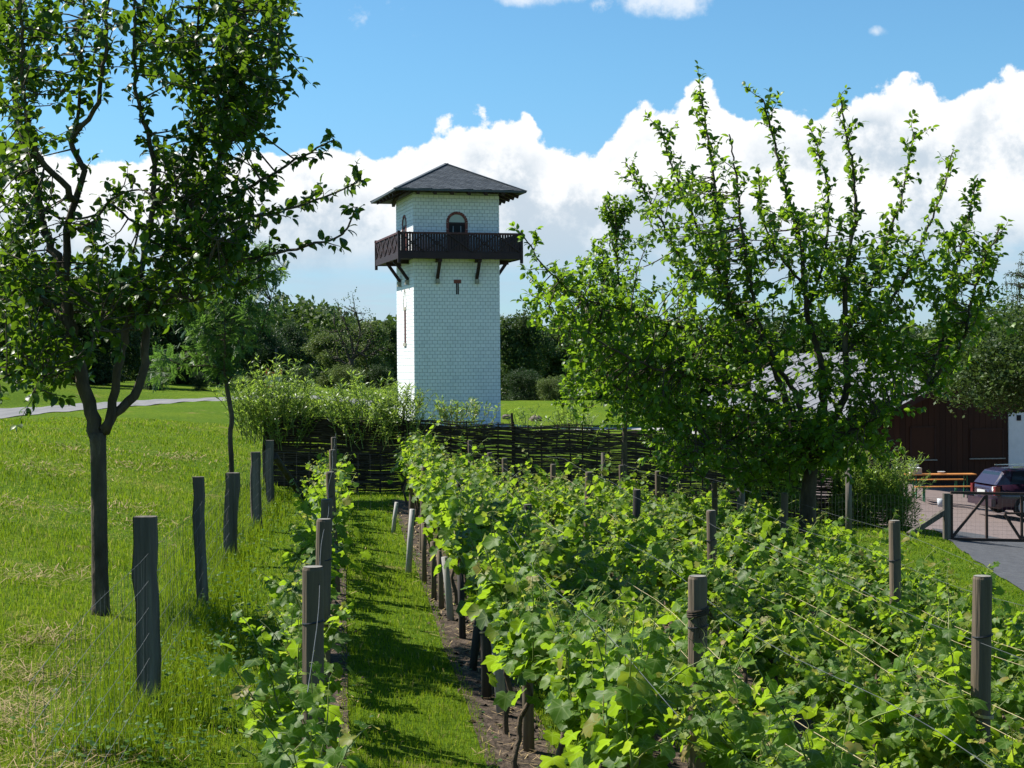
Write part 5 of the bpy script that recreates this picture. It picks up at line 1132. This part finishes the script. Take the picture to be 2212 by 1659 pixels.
def vine(k, i, x, y, near, seed, lush):
    r = np.random.RandomState(seed); o = np.array((x, y, Gf(x, y)))
    rowtxt = ORD[k] + ' row' + ('' if k in (0, 5) else ' from the left')
    T = thing('grapevine', 'leafy green grapevine, %s plant of the %s' % (NUMW[i], rowtxt), 'grapevine', tuple(o), 'grapevines trained in rows')
    wd = MB(); hc = r.uniform(.42, .54) + (-.10, .16, 0, -.02, -.02, -.02)[k]; p = [o-np.array((0, 0, .05))]
    for j in range(1, 6): p.append(o + np.array((r.normal()*.03, r.normal()*.05, hc*j/5)))
    p = catmull(np.array(p), .06); tube(wd, p, np.linspace(.019, .013, len(p)), 7, wob=.35)
    arms = []
    for sg in (-1, 1):
        q = [p[-1]]
        for j in range(5): q.append(q[-1] + np.array((r.normal()*.02 + SL*sg*.11, sg*.11, .012+r.normal()*.02)))
        q = catmull(np.array(q), .06); tube(wd, q, np.linspace(.012, .007, len(q)), 6); arms.append(q)
    wd.build('stem', M['vinewood'], T, True)
    A = np.concatenate(arms); sh = MB(); pos = []; fw = []; no = []; sc = []; yg = []; ns = int(15*lush)
    for j in range(ns):
        s0 = A[r.randint(len(A))]; ln = r.uniform(.28, .62)*(.92, 1.12, 1, 1, 1, 1)[k]*(1.7 if r.rand() < (.14 if k > 1 else .05) else 1); side = r.choice((-1, 1)); d = nrm(np.array(((side*r.uniform(.15, .95) if k > 1 else (r.uniform(-.22, .95) if k == 1 else r.uniform(-.9, .35))), r.normal()*.3, 1.0))); n = int(ln/.055); q = [s0]
        for u in range(n): d = nrm(d + r.normal(size=3)*.10 + np.array((side*.015, 0, -.025*(u/n)))); q.append(q[-1] + d*ln/n)
        q = np.array(q); tube(sh, q, np.linspace(.0048, .002, len(q)), 5, cap=False, r=r.rand())
        for u in range(1, len(q)):
            for rep in range(2 if r.rand() < .35 else 1):
                t = u/(len(q)-1); a = r.uniform(0, 2*PI) ; out = np.array((math.cos(a)*1.25, math.sin(a), r.uniform(-.25, .5))); out = nrm(out); pl = r.uniform(.04, .09)*(1-.5*t)
                e = q[u] + out*pl; tube(sh, np.array((q[u], q[u]+out*pl*.5+np.array((0, 0, .008)), e)), .0014, 4, cap=False, r=r.rand())
                young = t > .86 and r.rand() < .65
                pos.append(e); fw.append(nrm(out*.7 + np.array((0, 0, -.55)) + r.normal(size=3)*.28)); no.append(nrm(np.array((out[0]*.6-.12, out[1]*.6-.12, .95)) + r.normal(size=3)*.52))
                sc.append(r.uniform(.088, .152)*(1-.50*max(0, t-.55)/.45)*(.55 if young else 1)); yg.append(young)
        if near and r.rand() < .35:
            tip = q[-1]; an = np.linspace(0, 4, 10); tube(sh, tip + np.stack((.02*an*np.cos(an), .015*an*np.sin(an), .03*an), -1), .0011, 3, cap=False)
    # basal leaves hanging lower
    for j in range(int((0, 5, 20, 20, 20, 20)[k]*lush) if k else int(16*lush)):
        s0 = A[r.randint(len(A))] + np.array((r.normal()*.10, r.normal()*.1, r.uniform(-.16, .12))); a = r.uniform(0, 2*PI); out = np.array((math.cos(a), math.sin(a), -.1)); pos.append(s0+out*.06); fw.append(nrm(out*.5+np.array((0, 0, -.8)))); no.append(nrm(out*.8+np.array((0, 0, .6))+r.normal(size=3)*.3)); sc.append(r.uniform(.10, .16)); yg.append(False)
    sh.build('shoots', M['shoot'], T, True, kind='stuff')
    pos = np.array(pos); fw = np.array(fw); no = np.array(no); sc = np.array(sc); yg = np.array(yg)
    Mx = frames(fw, no)
    if near:
        for j in range(len(pos)):
            me = YOUNG[j % 2] if yg[j] else NEARL[r.randint(6)][1]
            link_obj('leaf', me, T, tuple(pos[j]-o), mat3=Mx[j], scale=float(sc[j]*1.0))
    else:
        for fl, nm, mt in ((~yg, 'foliage', 'vineleaf'), (yg, 'young_foliage', 'vineyoung')):
            if not fl.any(): continue
            b = MB(); ii = np.where(fl)[0]; grp = r.randint(0, 3, len(ii))
            for g_ in range(3):
                w = ii[grp == g_]
                if len(w): scatter(b, FARL[g_][0], FARL[g_][1], pos[w], fw[w], no[w], sc[w]*1.05, r.rand(len(w)), lp=True)
            b.build(nm, M[mt], T, True, kind='stuff')
for k, (ya, yb) in enumerate(ROWY):
    y = ya; i = 0
    while y < yb:
        vine(k, i, rowx(k, y)+R.uniform(-.04, .04), y, y < (9.6 if k else 10.2), 1000*k+i, (.80 if k == 0 else 1.8) * R.uniform(.85, 1.15))
        y += R.uniform(.98, 1.16) if k else R.uniform(1.05, 1.3); i += 1

# ------------------------------------------------------------------ grass and weeds
def blades(name, x, y, hgt, wid, rn, m, lean=.35, keep=True):
    n = len(x); z = G(x, y); a = NP.uniform(0, 2*PI, n); ln = NP.uniform(.1, 1, n)*lean; dx, dy = np.cos(a), np.sin(a); b = a + NP.normal(size=n)*.9; ox, oy = np.cos(b)*ln*hgt, np.sin(b)*ln*hgt
    w = wid*.5; V = np.empty((n, 5, 3))
    V[:, 0] = np.stack((x-dx*w, y-dy*w, z-.01), -1); V[:, 1] = np.stack((x+dx*w, y+dy*w, z-.01), -1)
    mx, my, mz = x+ox*.35, y+oy*.35, z+hgt*.6
    V[:, 2] = np.stack((mx-dx*w*.75, my-dy*w*.75, mz), -1); V[:, 3] = np.stack((mx+dx*w*.75, my+dy*w*.75, mz), -1); V[:, 4] = np.stack((x+ox, y+oy, z+hgt*(1-.25*ln)), -1)
    o = np.arange(n)[:, None]*5; mb_ = MB(); mb_.add(V.reshape(-1, 3), np.concatenate((o+np.array([[0, 1, 3]]), o+np.array([[0, 3, 2]]), o+np.array([[2, 3, 4]]))), np.repeat(rn, 5)); return mb_.build(name, m, kind='stuff')
def wedge(n, d0, d1, amin, amax, p=1.0):
    d = d0*np.exp(NP.rand(n)**p*math.log(d1/d0)); t = NP.uniform(amin, amax, n); return t*d, d
def vnoise(x, y, s, seed):
    r = np.random.RandomState(seed); v = 0
    for i in range(5): a, b, c = r.uniform(-1, 1, 3)*s*(1+i*.6); v = v + np.sin(a*x+b*y+c*9+i)/(1+i*.25)
    return v/3
def excl(x, y):
    ok = np.ones(len(x), bool)
    for k, (ya, yb) in enumerate(ROWY): ok &= ~((np.abs(x-(ROWX[k]+SL*(y-7))) < (.17 if k else .13)) & (y > ya-.8) & (y < yb+.5))
    pl = np.array([(8.9, 21.5), (9.2, 25), (9.8, 29), (10.7, 34), (11.3, 38)]); px = np.interp(y, pl[:, 1], pl[:, 0]); ok &= ~((np.abs(x-px) < 1.3) & (y > 21) & (y < 38)); ok &= ~((y > 37) & (x > 8.4)); ok &= ~((x < -14.8) & (y > 20)); return ok
fenceline = np.array([(-2.12, 9.2), (-2.7, 13.8), (-3.4, 18.3), (-3.9, 24), (-4.2, 27.2)])
# lawn left of the fence and everywhere in view
x, y = wedge(300000, 6.2, 46, -.40, .40, 1.0); ok = excl(x, y); x, y = x[ok], y[ok]; d = y
fx = np.interp(y, fenceline[:, 1], fenceline[:, 0]); lawn = x < fx
tus = vnoise(x, y, 2.6, 3); h = np.where(lawn, NP.uniform(.025, .08, len(x))*(1+.6*tus), NP.uniform(.025, .06, len(x))*(1+.3*tus)); h = np.clip(h, .02, .3)
patch = vnoise(x, y, 2.2, 8) + .35*vnoise(x, y, 7, 9); dry = lawn & (patch + .38*((y < 11) & (x < -2.2)) > .62); rn = np.where(dry & (NP.rand(len(x)) < .75), NP.uniform(.92, .999, len(x)), np.clip(.44+.42*vnoise(x, y, 1.6, 15)+.50*(NP.rand(len(x))-.5), .01, .9))
bd = (~dry) & (NP.rand(len(x)) < (.05+.10*lawn)); rn = np.where(bd, NP.uniform(.9, .999, len(x)), rn); h = np.where(dry, h*.6, h)
blades('lawn_grass', x, y, h, .0042*np.clip(d/9, .9, 5), rn, M['grass'], 1.1)
# long grass along the fence, post feet and wattle
n = 26000; t = NP.rand(n); y = 8.2+19*t**1.4; x = np.interp(y, fenceline[:, 1], fenceline[:, 0]) + NP.normal(size=n)*.20; h = NP.uniform(.08, .34, n)*np.clip(.7+.5*vnoise(x, y, 3, 4), .25, 1.4)
blades('long_grass', x, y, h, .004*np.clip(y/9, .9, 3), NP.rand(n)*.94, M['grass'], .5)
def weeds(name, n, fx_, hmax, m, size):
    x, y = fx_(n); z = G(x, y) + NP.uniform(.02, hmax, n); a = NP.uniform(0, 2*PI, n); f = np.stack((np.cos(a), np.sin(a), NP.uniform(-.2, .4, n)), -1); b = MB()
    scatter(b, A_V*np.array((1.5, 1, 1)), A_F, np.stack((x, y, z), -1), f, nrm(np.array((0, 0, 1))+unit(n)*.5), NP.uniform(.5, 1.2, n)*size, NP.rand(n)); b.build(name, m, smooth=True, kind='stuff')
def f1(n):
    y = 8.0+17*NP.rand(n)**1.5; c = vnoise(y*3, y*1.7, 2, 5); return np.interp(y, fenceline[:, 1], fenceline[:, 0])+.15+NP.normal(size=n)*.26, y
weeds('fence_weeds', 2400, f1, .20, M['weed'], .034)
def f2(n):
    k = NP.randint(0, 6, n); y = NP.uniform(6.5, 24, n); return np.array(ROWX)[k]+SL*(y-7)+NP.normal(size=n)*.16, y
weeds('row_weeds', 1500, f2, .05, M['weed'], .03)
# straw and litter on the soil strips and the dry patches
n = 5200; k = NP.randint(0, 6, n); y = 6.3*np.exp(NP.rand(n)*math.log(26/6.3)); x = np.array(ROWX)[k]+SL*(y-7)+NP.normal(size=n)*.13
a = NP.uniform(0, 2*PI, n); L_ = NP.uniform(.03, .11, n); V = np.empty((n, 4, 3)); w = .0022*np.clip(y/9, 1, 3)
cx, sx_ = np.cos(a)*L_, np.sin(a)*L_; z = G(x, y)+NP.uniform(.015, .04, n)
V[:, 0] = np.stack((x-sx_/L_*w, y+cx/L_*w, z), -1); V[:, 1] = np.stack((x+sx_/L_*w, y-cx/L_*w, z), -1); V[:, 2] = np.stack((x+cx+sx_/L_*w, y+sx_-cx/L_*w, z+.012), -1); V[:, 3] = np.stack((x+cx-sx_/L_*w, y+sx_+cx/L_*w, z+.012), -1)
b = MB(); b.add(V.reshape(-1, 3), np.arange(n)[:, None]*4+np.arange(4)[None], np.repeat(NP.rand(n), 4)); b.build('straw_litter', M['straw'], kind='stuff')
pp_ = [(60,1580,.55),(150,1640,.5),(95,1385,.30),(20,1095,.8),(300,1010,.6),(110,1015,.9),(310,1135,.5),(430,1185,.45),(180,975,.9),(70,1465,.35),(150,1245,.4),(30,1250,.5),(390,990,.7),(250,1100,.5),(40,1540,.4)]
q = [hit(a_, b_) for a_, b_, _ in pp_]; cnt = [int((800 if b_ > 1370 else 300)*c_) for _, b_, c_ in pp_]; x = np.concatenate([p_[0]+NP.normal(size=n_)*c_*.55 for p_, n_, (_, _, c_) in zip(q, cnt, pp_)]); y = np.concatenate([p_[1]+NP.normal(size=n_)*c_*.9 for p_, n_, (_, _, c_) in zip(q, cnt, pp_)])
n = len(x); a = NP.uniform(0, 2*PI, n); L_ = NP.uniform(.04, .15, n); z = G(x, y)+NP.uniform(.01, .06, n); w = .0019*np.clip(y/9, 1, 3.5); V = np.empty((n, 4, 3)); c_, s_ = np.cos(a), np.sin(a); zz = NP.uniform(-.02, .05, n)
V[:, 0] = np.stack((x-s_*w, y+c_*w, z), -1); V[:, 1] = np.stack((x+s_*w, y-c_*w, z), -1); V[:, 2] = np.stack((x+c_*L_+s_*w, y+s_*L_-c_*w, z+zz), -1); V[:, 3] = np.stack((x+c_*L_-s_*w, y+s_*L_+c_*w, z+zz), -1)
b = MB(); b.add(V.reshape(-1, 3), np.arange(n)[:, None]*4+np.arange(4)[None], np.repeat(NP.rand(n), 4)); b.build('dry_grass', M['straw'], kind='stuff')
# clods of soil
n = 2600; k = NP.randint(0, 6, n); y = 6.3*np.exp(NP.rand(n)*math.log(24/6.3)); x = np.array(ROWX)[k]+SL*(y-7)+NP.normal(size=n)*.12
OV = np.array([(1,0,0),(-1,0,0),(0,1,0),(0,-1,0),(0,0,.7),(0,0,-.7)]); OF = [np.array([(0,2,4),(2,1,4),(1,3,4),(3,0,4)])]
b = MB(); scatter(b, OV, OF, np.stack((x, y, G(x, y)+.014), -1), unit(n), nrm(np.array((0, 0, 1))+unit(n)*.3), NP.uniform(.008, .03, n), NP.rand(n)); b.build('soil_clods', M['soil'], kind='stuff')
f = MB(); c = hit(177, 2575/3648*2212); tube(f, np.array((c+np.array((-.05, .02, .03)), c+np.array((.05, -.02, .04)))), .007, 6); tag(f.build('stick', M['stake_pale']), 'short bleached stick lying in the dry grass at the lower left', 'stick')
